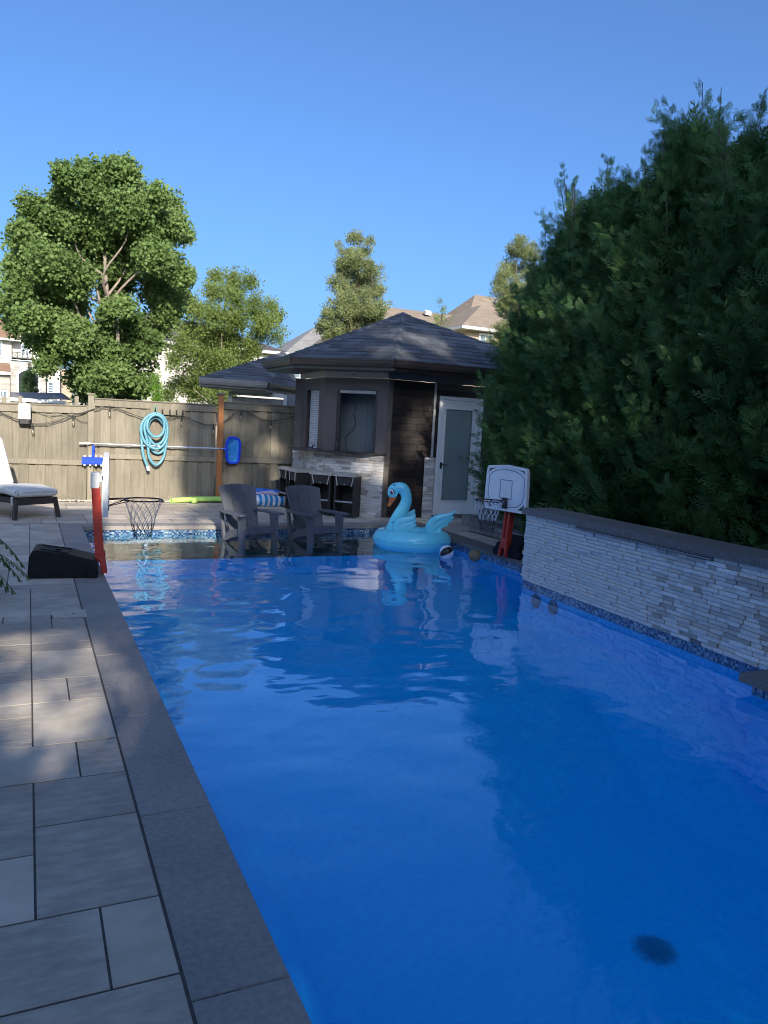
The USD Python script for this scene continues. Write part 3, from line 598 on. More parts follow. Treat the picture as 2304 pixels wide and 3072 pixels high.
# ------------------------------------------------------------------ fence
mt['board'] = [M(f'fence_board_{k}', a, b, scale=5, rough=.8, bump=.25, bscale=28, vary=.12, stain=.15, sscale=1.6, stretch=(6, 6, .5), dist=.004, spec=.25) for k, (a, b) in enumerate((((.215, .187, .138), (.27, .237, .18)), ((.19, .165, .122), (.245, .214, .162))))]
mt['cedar'] = M('stained_post', (.36, .135, .04), (.46, .18, .06), scale=4, rough=.7, bump=.2, bscale=20, stretch=(6, 6, .5), dist=.004)
YFN = 15.68
def fence_panel(label, x0, x1, z0, z1, phase, rail_z, gate=False):
    f = thing('wood_fence', label, 'fence', ((x0+x1)/2, YFN, 0)); cx = (x0+x1)/2
    x = x0-phase; P_ = .278
    while x < x1:
        for a, b, d in ((x, x+.175, 0.0), (x+.165, x+P_+.01, .022)):
            a, b = max(a, x0), min(b, x1)
            if b-a > .015: part(f, 'board', MB().box(((a+b)/2-cx, .01+d+rng.uniform(0, .003), (.06+z1-.11)/2), (b-a-.002, .018, z1-.11-.06), ch=.003), mt['board'][int(rng.random() < .5)])
        x += P_
    top = part(f, 'top_rail', MB().bar((x0-cx, -.014, z0-.075), (x1-cx, -.014, z1-.075), .03, .13, ch=.004), mt['board'][0])
    part(f, 'cap_rail', MB().bar((x0-cx, .01, z0+.004), (x1-cx, .01, z1+.004), .12, .026, ch=.004), mt['board'][1])
    part(f, 'middle_rail', MB().box((0, -.016, rail_z), (x1-x0, .03, .095), ch=.004), mt['board'][0])
    part(f, 'bottom_rail', MB().box((0, .03, .05), (x1-x0, .04, .1), ch=.004), mt['board'][1])
    return f
fp = fence_panel('brown wood fence panel behind the white lounge chair, lowest of the fence', -2.6, 1.03, 1.70, 1.79, .05, .72)
fp2 = fence_panel('brown wood fence panel that carries the coiled blue pool hose', 1.15, 3.47, 1.94, 1.955, .16, .86)
fp3 = fence_panel('brown wood fence panel dappled with tree shadow between orange post and pool house', 3.62, 5.6, 2.03, 2.02, .10, .86)
post = thing('fence_post', 'square brown wood fence post with flat cap beside the blue vacuum head', 'fence post', (1.09, YFN-.01, 0))
part(post, 'shaft', MB().box((0, 0, 1.0), (.105, .105, 2.0), ch=.006), mt['board'][0]); part(post, 'cap', MB().box((0, 0, 2.02), (.15, .15, .04), ch=.012), mt['board'][1])
wp = thing('stained_post', 'orange stained wood post with moulded cap next to the blue skimmer net', 'fence post', (3.545, YFN-.06, 0))
part(wp, 'shaft', MB().box((0, 0, 1.08), (.105, .10, 2.16), ch=.006), mt['cedar']); part(wp, 'cap', MB().box((0, 0, 2.172), (.135, .135, .022), ch=.006).box((0, 0, 2.195), (.17, .17, .026), ch=.010), mt['board'][1])
# pebbles along the foot of the fence
mt['pebble'] = M('pebbles', (.42, .38, .29), (.62, .57, .46), scale=9, rough=.8)
mb = MB(); ico = trimesh.creation.icosphere(1)
for k in range(260):
    v = np.array(ico.vertices)*np.array([rng.uniform(.02, .05), rng.uniform(.018, .035), rng.uniform(.012, .022)]) @ rot((0, 0, 1), rng.uniform(0, 180)).T
    mb.add(v+np.array([rng.uniform(-2, 4.6), rng.uniform(15.50, 15.62), .0+rng.uniform(0, .012)]), np.array(ico.faces))
part('/World', 'pebble_strip', mb, mt['pebble'], smooth=True, kind='stuff', label='strip of pale pebbles along the foot of the fence', cat='pebbles')
# ------------------------------------------------------------------ string lights, speaker
mt['cable'] = M('black_cable', (.02, .018, .016), (.03, .027, .024), rough=.6)
mt['bulb'] = usdkit.material(stage, '/World/Looks/bulb_glass', {'fr': ('fresnel', dict(IOR=1.6)), 'd': ('transparent_bsdf', dict(color=(.9, .88, .8))), 'gl': ('glossy_bsdf', dict(roughness=.08)), 'm': ('mix_closure', {})}, [('fr.fac', 'm.fac'), ('d.BSDF', 'm.closure1'), ('gl.BSDF', 'm.closure2')], surface='m.closure')
mt['filament'] = M('filament', (.75, .66, .45), rough=.4)
r8 = lambda X, Y: (X/3.95, 1160+Y/3.95)
cw = [(-1.1, 1.78), (-.45, 1.60), (-.12, 1.46), (.09, 1.415), (.42, 1.47), (.78, 1.61), (1.10, 1.73), (1.42, 1.815), (1.75, 1.72), (2.05, 1.63), (2.42, 1.64), (2.77, 1.70), (3.08, 1.60), (3.40, 1.565), (3.68, 1.70), (3.96, 1.885), (4.28, 1.78), (4.59, 1.715), (4.9, 1.77), (5.18, 1.86)]
cable = thing('string_light_cable', 'twin black cable of the string lights sagging along the fence', 'cable', (0, 0, 0))
sp = spline([(x, 0, z) for x, z in cw], 220)
for k, dz in enumerate((0, -.022)):
    q = sp.copy(); q[:, 1] = YFN-.075-.008*k; q[:, 2] += dz*np.abs(np.sin(np.arange(220)*.09)); part(cable, 'strand', MB().tube(q, .0055, 6), mt['cable'])
_bulb0 = None
for k, (x, z, lab) in enumerate(((.09, 1.415, 'bulb hanging just below the right corner of the white speaker'), (.78, 1.61, 'bulb left of the square fence post'), (1.42, 1.815, 'bulb between square fence post and coiled hose'), (2.77, 1.70, 'bulb at the right end of the hook board'),
                               (3.40, 1.565, 'bulb just left of the orange post'), (3.96, 1.885, 'bulb up right of the skimmer net'), (4.59, 1.715, 'bulb midway between skimmer net and pool house'), (5.10, 1.84, 'bulb against the pool house corner'))):
    loc = (x, YFN-.08, z)
    if _bulb0 is None:
        b = thing('string_light', 'clear filament '+lab, 'light bulb', loc, group='string light bulbs on the fence')
        part(b, 'socket', MB().tube([(0, 0, .01), (0, 0, -.05)], .010, 8).tube([(0, 0, -.05), (0, 0, -.105)], [.017, .020], 10), mt['cable'])
        part(b, 'glass', MB().lathe([(.012, -.105), (.02, -.125), (.026, -.15), (.026, -.17), (.018, -.195), (.006, -.205), (0, -.207)], sides=12), mt['bulb'], smooth=True)
        part(b, 'filament', MB().tube([(-.004, 0, -.11), (-.008, 0, -.165), (0, 0, -.18), (.008, 0, -.165), (.004, 0, -.11)], .0035, 5), mt['filament'])
        _bulb0 = b
    else: copy_of(_bulb0, loc, label='clear filament '+lab)
spk = thing('speaker', 'white outdoor speaker with dark underside hung on the left fence', 'speaker', (-.05, YFN-.12, 1.41))
pr = Polygon(sbox(-.095, -.07, .095, .07)).buffer(.03, join_style=1)
def rounded(w_, d_, z0, z1, r_, ch):
    m_ = trimesh.creation.extrude_polygon(Polygon(sbox(-w_/2+r_, -d_/2+r_, w_/2-r_, d_/2-r_)).buffer(r_, 4), z1-z0, engine='earcut'); m_.apply_translation((0, 0, z0)); return m_
part(spk, 'body', MB().mesh(rounded(.21, .16, .085, .345, .035, 0)).mesh(rounded(.185, .135, .345, .36, .03, 0)).mesh(rounded(.05, .05, .36, .38, .02, 0)), mt['white'], smooth=40)
part(spk, 'base', MB().mesh(rounded(.195, .15, 0.0, .0845, .03, 0)), mt['black'], smooth=40)
part(spk, 'lead', MB().tube(spline([(.10, .05, .25), (.2, .07, .22), (.45, .09, .16), (.78, .09, .19), (.95, .08, .10), (1.14, .06, .08)], 40), .005, 6), mt['cable'])
# ------------------------------------------------------------------ hooks, hose, pole, net, vacuum head
mt['hose'] = M('hose_blue', (.10, .27, .34), (.14, .33, .40), scale=30, rough=.45)
mt['hose_cuff'] = M('hose_cuff', (.55, .62, .78), rough=.4)
hk = thing('hook_board', 'wooden board with a row of dark coat hooks under the fence cap', 'hook rail', (2.5, YFN-.045, 1.76))
part(hk, 'board', MB().box((0, 0, 0), (.66, .022, .105), ch=.004), mt['board'][1])
for x in (-.24, -.10, .04, .17, .29):
    part(hk, 'hook', MB().tube(spline([(x, -.012, .035), (x, -.045, .03), (x, -.06, .055), (x, -.07, .06)], 10), .008, 6).tube(spline([(x, -.012, .0), (x, -.05, -.035), (x, -.085, -.03), (x, -.09, 0)], 12), .008, 6).box((x, -.013, 0), (.03, .006, .085), ch=.002), mt['cable'])
hose = thing('pool_hose', 'coiled light blue vacuum hose hanging from a fence hook', 'hose', (2.25, YFN-.16, 1.38))
hq = lambda X, Y: ((X-620)/9.62*1.0, (Y-900)/9.62)     # picture units of the coil
def hp3(X, Y, d):
    p_ = aty(400+X/9.62, 1200+Y/9.62, YFN-.16); return (p_[0]-2.25, -d, p_[2]-1.38)
coils = [
    [(640, 385, .0), (880, 500, .0), (980, 850, .01), (930, 1180, .02), (700, 1400, .03), (450, 1330, .03), (250, 1050, .02), (240, 700, .01), (420, 470, .0)],
    [(640, 430, .04), (850, 560, .05), (880, 800, .05), (790, 1010, .05), (640, 1060, .05), (470, 960, .05), (390, 780, .05), (440, 560, .04)],
    [(600, 420, -.02), (900, 560, -.02), (990, 950, -.02), (930, 1420, -.02), (830, 1740, -.02), (660, 1870, -.01), (500, 1740, .0), (430, 1430, .0), (380, 1100, .0), (330, 700, -.01)],
    [(680, 440, -.045), (900, 640, -.045), (930, 1000, -.045), (840, 1200, -.04), (650, 1290, -.03), (520, 1180, -.03), (430, 900, -.03), (430, 620, -.04)],
    [(640, 500, -.05), (880, 700, -.05), (950, 1150, -.05), (870, 1450, -.05), (740, 1540, -.05), (590, 1480, -.05), (470, 1100, -.05), (450, 700, -.05)]]
for c_ in coils: part(hose, 'coil', MB().tube(spline([hp3(*q) for q in c_], 90, closed=True), .027+.002*np.sin(np.arange(90)*2.1), 10, closed=True), mt['hose'], smooth=True)
tail = spline([hp3(*q) for q in ((330, 620, -.06), (240, 950, -.05), (255, 1350, .0), (300, 1650, .01), (390, 1880, .02), (430, 2000, .02))], 60)
part(hose, 'coil', MB().tube(tail, .027+.002*np.sin(np.arange(60)*2.1), 10), mt['hose'], smooth=True)
e0 = np.array(hp3(405, 1900, .021)); e1 = np.array(hp3(435, 2030, .021))
part(hose, 'cuff', MB().tube([e0, e1], .033, 12), mt['hose_cuff'], smooth=40)
part(hose, 'tie', MB().tube(spline([hp3(600, 330, .03), hp3(620, 200, .0), hp3(640, 140, -.02), hp3(650, 250, .05), hp3(660, 370, .05)], 20), .006, 6), M('green_string', (.10, .3, .2), rough=.7))
mt['alu'] = M('aluminium', (.55, .58, .66), (.62, .65, .72), scale=50, rough=.35, metal=.75)
mt['ivory'] = M('ivory_plastic', (.72, .66, .50), rough=.4)
mt['blue_pl'] = M('blue_plastic', (.005, .05, .62), (.008, .065, .72), scale=10, rough=.35)
mt['net'] = M('net_fabric', (.01, .20, .55), (.06, .34, .72), scale=18, rough=.7)
pole = thing('skimmer_pole', 'long aluminium pool pole with blue skimmer net lying along the fence', 'pool skimmer', (2.25, YFN-.12, 1.095))
part(pole, 'tube', MB().tube([(-1.2, 0, 0), (1.36, 0, -.005)], .0165, 12), mt['alu'], smooth=40)
part(pole, 'grip', MB().tube([(-1.37, 0, 0), (-1.30, 0, 0), (-1.28, 0, 0), (-1.2, 0, 0), (-1.17, 0, 0)], [.017, .018, .026, .026, .02], 12), mt['ivory'], smooth=40)
nf = [(1.42, -.15), (1.41, .10), (1.46, .22), (1.55, .235), (1.66, .20), (1.69, .12), (1.685, -.12), (1.67, -.24), (1.62, -.28), (1.50, -.285), (1.44, -.25)]
g_ = Polygon(nf).buffer(.02, 4); ring = g_.difference(Polygon(nf).buffer(-.025, 4))
RM = np.array([[1, 0, 0], [0, 0, -1], [0, 1, 0]], float)
nh = part(pole, 'net_frame', MB().prism(ring, -.0, .03, RM, (0, 0, 0)).tube([(1.34, -.012, -.005), (1.405, -.015, -.01)], [.02, .035], 10), mt['blue_pl'])
gx2, gy2 = np.meshgrid(np.linspace(1.41, 1.69, 18), np.linspace(-.29, .24, 26)); inside = shapely.contains_xy(Polygon(nf).buffer(.005), gx2, gy2)
dd = np.array([[Polygon(nf).exterior.distance(shapely.Point(a, b)) for a, b in zip(ra, rb)] for ra, rb in zip(gx2, gy2)])
sag = np.where(inside, np.minimum(dd*.35, .035), 0)*(0.6+.9*meshkit.noise(np.stack([gx2*12, gy2*9, gx2*0], -1)))
idx = np.arange(gx2.size).reshape(gx2.shape); q4 = np.stack([idx[:-1, :-1], idx[:-1, 1:], idx[1:, 1:], idx[1:, :-1]], -1)
ok = inside[:-1, :-1] & inside[:-1, 1:] & inside[1:, 1:] & inside[1:, :-1]
uq, inv = np.unique(q4[ok], return_inverse=True); part(nh, 'net', (np.c_[gx2.ravel(), -.02+sag.ravel(), gy2.ravel()][uq], inv.reshape(-1, 4)), mt['net'], smooth=True)
for x in (-1.03, 1.30): part(pole, 'bracket', MB().tube([(x, .11, .02), (x, .0, -.022), (x, -.025, -.02), (x, -.025, .012)], .006, 6), mt['cable'])
vac = thing('vacuum_head', 'blue pool vacuum head with white wheels hanging below the left end of the pole', 'vacuum head', (1.12, YFN-.13, .77))
vb = Polygon([(-.19, -.07), (.19, -.07), (.20, -.045), (.195, .05), (.18, .07), (-.17, .07), (-.185, .05)])
part(vac, 'body', MB().prism(vb, -.02, .02, RM).prism(Polygon(sbox(-.16, -.05, .16, -.035)), .02, .028, RM).prism(Polygon(sbox(-.16, .035, .16, .05)), .02, .028, RM), mt['blue_pl'])
part(vac, 'handle', MB().bar((.005, -.01, .06), (.015, -.02, .285), .045, .03, up=(0, 1, 0), ch=.006).tube([(.015, .02, .28), (.015, -.05, .28)], .018, 10), mt['blue_pl'])
for x in (-.14, -.04, .06, .155):
    for z in (-.085, .085): part(vac, 'wheel', MB().lathe([(0, -.016), (.016, -.016), (.018, -.01), (.018, .01), (.016, .016), (0, .016)], (x, -.012, z), 10, rot((0, 1, 0), 90)), mt['white'])
part(vac, 'hanger', MB().tube([(.015, -.015, .27), (.015, .03, .36)], .004, 5), mt['cable'])

# ------------------------------------------------------------------ lounge chair
mt['cushion'] = M('cushion_cloth', (.60, .575, .53), (.66, .64, .60), scale=2.5, rough=.9, bump=.25, bscale=60, dist=.003, spec=.15)
mt['wicker'] = M('dark_wicker', (.03, .022, .02), (.055, .042, .036), scale=60, rough=.55, bump=.5, bscale=130, dist=.006)
lounger = thing('lounge_chair', 'dark wicker pool lounger with off-white cushion and raised back by the left fence', 'lounge chair', (.13, 12.96, 0), 33.5)
HW = .36
def rounded_pad(w_, l_, t_, r_=.035, n_=24, crown=.02, seed=3):
    m_ = _chbox(w_/2, l_/2, t_/2, .03); t0 = trimesh.Trimesh(*m_); 
    t0 = t0.subdivide_to_size(.05); t0.merge_vertices(); trimesh.smoothing.filter_taubin(t0, iterations=6)
    v = np.array(t0.vertices); k = (1-(2*v[:, 0]/w_)**2).clip(0)*(1-(2*v[:, 1]/l_)**2).clip(0)
    v[:, 2] += np.sign(v[:, 2])*crown*k + .012*(meshkit.noise(v*9, seed)-.5); return v, np.array(t0.faces)
v, f = rounded_pad(.72, 1.18, .11); v += (0, .55, .39)
v[:, 2] += .045*np.exp(-((v[:, 1]-.38)/.3)**2)
part(lounger, 'seat_cushion', (v, f), mt['cushion'], smooth=True)
v, f = rounded_pad(.70, .84, .10, seed=5); v = v @ rot((1, 0, 0), 66).T + np.array([0, 1.30, .80]); part(lounger, 'back_cushion', (v, f), mt['cushion'], smooth=True)
part(lounger, 'piping', MB().tube(spline([(-.35, -.035, .415), (0, -.05, .43), (.35, -.035, .415)], 20), .006, 6), mt['cushion'])
m = MB()
for s_ in (-1, 1): m.bar((s_*.34, 0, .285), (s_*.34, 1.95, .285), .05, .075, up=(0, 0, 1), ch=.006)
m.box((0, .02, .27), (.66, .05, .10), ch=.006).box((0, 1.93, .285), (.66, .05, .075), ch=.006)
part(lounger, 'frame', m, mt['wicker'])
for s_ in (-1, 1):
    for y in (.0, 1.85): part(lounger, 'leg', MB().bar((s_*.33, y+.01, .30), (s_*.375, y-.02 if y < 1 else y+.03, 0), .06, .055, up=(0, 1, 0), ch=.006), mt['wicker'])
for k in range(14): part(lounger, 'slat', MB().box((0, .10+k*.085, .322), (.62, .05, .012)), mt['wicker'])
part(lounger, 'back_frame', MB().bar((-.34, 1.10, .34), (-.34, 1.47, 1.14), .04, .04, ch=.005).bar((.34, 1.10, .34), (.34, 1.47, 1.14), .04, .04, ch=.005).bar((-.34, 1.47, 1.14), (.34, 1.47, 1.14), .04, .04, ch=.005).bar((0, 1.45, .95), (0, 1.75, .3), .04, .03), mt['wicker'])
part(lounger, 'tie_strap', MB().bar((-.37, .06, .35), (-.372, .045, .23), .03, .006), mt['cushion'])

# ------------------------------------------------------------------ basketball hoops
mt['red'] = M('red_plastic', (.44, .034, .022), (.50, .045, .03), scale=6, rough=.38, coat=.1)
mt['hoop_base'] = M('hoop_base_plastic', (.010, .011, .014), (.016, .017, .020), scale=12, rough=.5, spec=.12, bump=.06, bscale=250)
mt['net_white'] = M('net_white', (.62, .64, .68), rough=.8)
mt['net_grey'] = M('net_grey', (.50, .46, .42), rough=.8)
mt['net_dark'] = M('net_dark', (.06, .055, .05), rough=.8)
mt['line_blue'] = M('board_line', (.015, .02, .10), rough=.5)
mt['rim'] = M('rim_metal', (.035, .02, .02), (.06, .03, .03), rough=.45, metal=.3)
def make_hoop(label, loc, rz, netm_top, netm_low, board_w=.80, board_h=.60, rim_z=.79, rim_r=.195, rim_off=.15, base_l=.62):
    """local: the player stands at +x, the base trails to -x"""
    h = thing('basketball_hoop', label, 'basketball hoop', loc, rz)
    prof = [(-base_l, .0), (.02, 0), (.03, .03), (.015, .17), (-.05, .185), (-.22, .215), (-.235, .235), (-base_l+.07, .285), (-base_l+.03, .275), (-base_l, .22), (-base_l-.01, .05)]
    bm = mf.Manifold.hull_points(np.array([[x, y*(.24 if z < .1 else .205), z] for x, z in prof for y in (-1, 1)]+[[x, y*.22, z] for x, z in ((-base_l, .02), (.02, .02)) for y in (-1, 1)]))
    base = part(h, 'base', MB().mesh(bm), mt['hoop_base'], smooth=35)
    part(base, 'lid_ridge', MB().tube([(-base_l+.1, -.12, .283), (-.26, -.15, .243), (-.24, .15, .24), (-base_l+.1, .12, .283)], .007, 6), mt['hoop_base'])
    part(base, 'cap', MB().lathe([(0, .012), (.03, .012), (.034, 0)], (-.36, .0, .258), 12), mt['hoop_base']); part(base, 'carry_slot', MB().box((-.46, .07, .273), (.08, .02, .008)), mt['sand'])
    for y in (-.245, .245): part(base, 'wheel', MB().lathe([(0, -.02), (.05, -.02), (.055, -.012), (.055, .012), (.05, .02), (0, .02)], (-.03, y, .058), 16, rot((1, 0, 0), 90)), mt['hoop_base'], smooth=40)
    # pole: channel shaped post with a forked foot
    pm = mf.Manifold.hull_points(np.array([[x, sy*.055, z] for x, z in ((-.005, .14), (.085, .14), (-.052, .92), (.033, .92)) for sy in (-1, 1)]))
    sl = mf.Manifold.hull_points(np.array([[x, sy*.022, z] for x, z in ((.055, .27), (.2, .27), (.012, .88), (.15, .88)) for sy in (-1, 1)]))
    m_ = MB().mesh(pm-sl)
    m_.box((.045, 0, .20), (.10, .118, .10), ch=.015)
    for y in (-.046, .046): m_.bar((.06, y, .19), (.088, y*1.25, .012), .06, .028, up=(0, 1, 0), ch=.006)
    m_.box((.05, 0, .14), (.08, .10, .03), ch=.006)
    part(h, 'pole', m_, mt['red'])
    part(h, 'pole_top', MB().box((-.014, 0, .98), (.09, .114, .17), ch=.012).box((.06, 0, 1.0), (.07, .07, .08), ch=.01), mt['white'])
    # backboard
    W2, z0, z1 = board_w/2, .645, .645+board_h; xb = .09
    out = Polygon([(-W2*.93, z0), (W2*.93, z0), (W2, z0+.10), (W2*.96, z1-.06), (W2*.9, z1), (0, z1+.03), (-W2*.9, z1), (-W2*.96, z1-.06), (-W2, z0+.10)]).buffer(-.02).buffer(.02, 4)
    inn = [(-W2*.8, z0+.12), (-W2*.55, z0+.055), (0, z0+.035), (W2*.55, z0+.055), (W2*.8, z0+.12), (W2*.9, z0+.22), (W2*.86, z1-.13), (W2*.7, z1-.07), (W2*.4, z1-.035), (0, z1-.02), (-W2*.4, z1-.035), (-W2*.7, z1-.07), (-W2*.86, z1-.13), (-W2*.9, z0+.22)]
    field = Polygon(inn).buffer(.01, 4); BM = np.array([[0, 0, 1], [1, 0, 0], [0, 1, 0]], float)
    frame_ring = out.difference(out.buffer(-.035)); holes = out.buffer(-.034).difference(field.buffer(.012))
    bd = part(h, 'backboard', MB().prism(frame_ring, -.025, .028, BM, (xb, 0, 0)).prism(field.buffer(.013, 4), -.012, .018, BM, (xb, 0, 0)), mt['white'])
    ln = Polygon(inn).buffer(-.012, 4); part(bd, 'border_line', MB().prism(ln.difference(ln.buffer(-.008)), .0181, .0195, BM, (xb, 0, 0)), mt['line_blue'])
    sq = Polygon(sbox(-.105, rim_z+.03, .105, rim_z+.27)).buffer(.01); part(bd, 'target_square', MB().prism(sq.difference(sq.buffer(-.008)), .0181, .0195, BM, (xb, 0, 0)), mt['line_blue'])
    part(bd, 'rib', MB().box((xb-.02, -.18, z0+.3), (.03, .02, board_h*.8)).box((xb-.02, .18, z0+.3), (.03, .02, board_h*.8)).box((xb-.025, 0, z0+.42), (.04, board_w*.8, .02)), mt['white'])
    part(h, 'rim_bracket', MB().box((xb+.026, 0, rim_z-.04), (.016, .10, .15), ch=.004), mt['black'])
    cx_ = xb+.03+rim_off+rim_r; an = np.arange(36)*2*PI/36
    part(h, 'rim', MB().tube(np.c_[cx_+rim_r*np.cos(an), rim_r*np.sin(an), np.full(36, rim_z)], .0085, 8, closed=True), mt['rim'], smooth=True)
    m_ = MB()
    for y in (-.04, .04):
        m_.tube([(xb+.03, y, rim_z+.0), (cx_-rim_r*.80, y*3.0, rim_z)], .0065, 6).tube([(xb+.03, y*.8, rim_z-.07), (cx_-rim_r*.70, y*3.4, rim_z-.003)], .0055, 6)
    m_.tube([(cx_-rim_r*.85, -.10, rim_z), (cx_-rim_r*.85, .10, rim_z)], .005, 6); part(h, 'rim_brace', m_, mt['rim'])
    # net: crossing cords that narrow downwards
    n_ = 12; L_ = .36; top, low = MB(), MB()
    for k in range(n_):
        for sgn in (-1, 1):
            pts = []
            for t in np.linspace(0, 1, 14):
                a_ = 2*PI*k/n_+sgn*2*PI/n_*(t*2.6+.05*math.sin(9*t+k)); rr_ = rim_r*(1-.55*t**.75)+.006*math.sin(7*t+2*k)
                pts.append((cx_+rr_*math.cos(a_), rr_*math.sin(a_), rim_z-.012-L_*t-.012*math.sin(3*k+5*t)*t))
            top.tube(pts[:10], .0028, 5); low.tube(pts[9:], .0030, 5)
        a_ = 2*PI*k/n_; top.tube([(cx_+rim_r*math.cos(a_), rim_r*math.sin(a_), rim_z+.012), (cx_+rim_r*1.03*math.cos(a_), rim_r*1.03*math.sin(a_), rim_z), (cx_+rim_r*math.cos(a_), rim_r*math.sin(a_), rim_z-.016)], .0045, 5)
        rr_ = rim_r*.46; b_ = 2*PI*(k+1)/n_
        low.tube([(cx_+rr_*math.cos(a_), rr_*math.sin(a_), rim_z-L_-.01), (cx_+rr_*math.cos((a_+b_)/2), rr_*math.sin((a_+b_)/2), rim_z-L_-.05), (cx_+rr_*math.cos(b_), rr_*math.sin(b_), rim_z-L_-.01)], .0038, 5)
    nt = part(h, 'net', top, netm_top); part(h, 'net_hem', low, netm_low)
    return h
hoop1 = make_hoop('red and white kids basketball hoop on the left paving, seen edge on', (.655, 8.47, 0), -5.5, mt['net_grey'], mt['net_dark'])
hoop2 = make_hoop('red and white kids basketball hoop beside the stone wall, board facing the pool', (6.02, 8.80, 0), 191, mt['net_white'], mt['net_dark'], base_l=.34, rim_off=.10, rim_r=.19)
part(hoop2, 'base_label', MB().box((-.12, .232, .12), (.13, .006, .018)), mt['white'])
# ------------------------------------------------------------------ two slatted armchairs standing on the pool ledge
mt['poly_grey'] = M('grey_poly_lumber', (.085, .09, .105), (.105, .11, .125), scale=8, rough=.5, bump=.08, bscale=90, dist=.003, vary=.05)
def make_adirondack(label, loc, rz):
    c = thing('slatted_armchair', label, 'chair', loc, rz, group='grey armchairs standing in the shallow pool end')
    # local: front towards -y, feet at z=0
    def bent(pts, w_, t_): 
        m_ = MB()
        for a, b in zip(pts[:-1], pts[1:]): m_.bar(a, b, w_, t_, ch=.004)
        return m_
    x0 = -.255
    tilt = lambda s_, x: np.array([x*(1+.30*s_/.8), .13+.30*s_, .27+.76*s_])     # point up the back
    for k, (a, b, crown) in enumerate(((-.245, -.088, -.035), (-.078, .078, 0), (.088, .245, -.035))):
        ns, nw = 9, 5; top, bot = [], []
        for i_ in range(ns):
            s_ = i_/(ns-1)*.93
            for j_ in range(nw):
                x = a+(b-a)*j_/(nw-1); arch = -.06*(x/.245)**2*(i_ == ns-1)
                p_ = tilt(s_+arch+.0, x); p_[1] -= .05*(1-(x/.26)**2)*0-.0; p_[1] -= .045*(x/.245)**2
                top.append(p_+(0, -.012, 0)); bot.append(p_+(0, .012, 0))
        idx = lambda i_, j_, o: o+i_*nw+j_; N = ns*nw; f = []
        for i_ in range(ns-1):
            for j_ in range(nw-1):
                f.append([idx(i_, j_, 0), idx(i_, j_+1, 0), idx(i_+1, j_+1, 0), idx(i_+1, j_, 0)]); f.append([idx(i_, j_, N), idx(i_+1, j_, N), idx(i_+1, j_+1, N), idx(i_, j_+1, N)])
            for j_ in (0, nw-1): f.append([idx(i_, j_, 0), idx(i_+1, j_, 0), idx(i_+1, j_, N), idx(i_, j_, N)] if j_ == 0 else [idx(i_, j_, N), idx(i_+1, j_, N), idx(i_+1, j_, 0), idx(i_, j_, 0)])
        for j_ in range(nw-1):
            for i_ in (0, ns-1): f.append([idx(i_, j_, 0), idx(i_, j_, N), idx(i_, j_+1, N), idx(i_, j_+1, 0)] if i_ == 0 else [idx(i_, j_, 0), idx(i_, j_+1, 0), idx(i_, j_+1, N), idx(i_, j_, N)])
        part(c, 'back_slat', (np.array(top+bot), np.array(f)), mt['poly_grey'], smooth=35)
    part(c, 'back_rail', MB().box((0, .205, .40), (.50, .03, .09), rot((1, 0, 0), -21), ch=.004), mt['poly_grey']); part(c, 'back_rail', MB().box((0, .345, .76), (.50, .025, .08), rot((1, 0, 0), -21), ch=.004), mt['poly_grey'])
    for k in range(5):
        y = -.30+k*.093; part(c, 'seat_slat', MB().box((0, y+.04, .385-k*.024), (.50, .086, .022), rot((1, 0, 0), -14), ch=.004), mt['poly_grey'])
    part(c, 'seat_front', MB().box((0, -.315, .345), (.50, .022, .10), ch=.004), mt['poly_grey'])
    for s_ in (-1, 1):
        part(c, 'front_leg', MB().prism(Polygon([(-.36, 0), (-.27, 0), (-.185, .575), (-.365, .575)]), -.02, .02, np.array([[0, 0, 1], [1, 0, 0], [0, 1, 0]], float), (s_*.278, 0, 0)), mt['poly_grey'])
        part(c, 'side_rail', MB().prism(Polygon([(-.33, .29), (-.33, .385), (.10, .31), (.40, .08), (.46, .0), (.36, .0), (.30, .10), (.05, .20)]), -.0175, .0175, np.array([[0, 0, 1], [1, 0, 0], [0, 1, 0]], float), (s_*.238, 0, 0)), mt['poly_grey'])
        arm = Polygon([(s_*.205, .36), (s_*.30, .36), (s_*.385, .10), (s_*.405, -.30), (s_*.385, -.40), (s_*.29, -.42), (s_*.255, -.38), (s_*.245, -.05)]).buffer(-.012).buffer(.012, 3)
        part(c, 'arm_rest', MB().prism(arm, .576, .602), mt['poly_grey'])
        part(c, 'rear_post', MB().bar((s_*.262, .34, .576), (s_*.245, .26, .14), .04, .06, up=(0, 1, 0), ch=.004), mt['poly_grey'])
    return c
ch1 = make_adirondack('grey slatted armchair standing in the pool nearest the left hoop, flecked with sun', (3.02, 11.28, -.268), 17)
ch2 = copy_of(ch1, (4.07, 11.27, -.268), 16, label='grey slatted armchair in full shade in the pool in front of the bar stools')
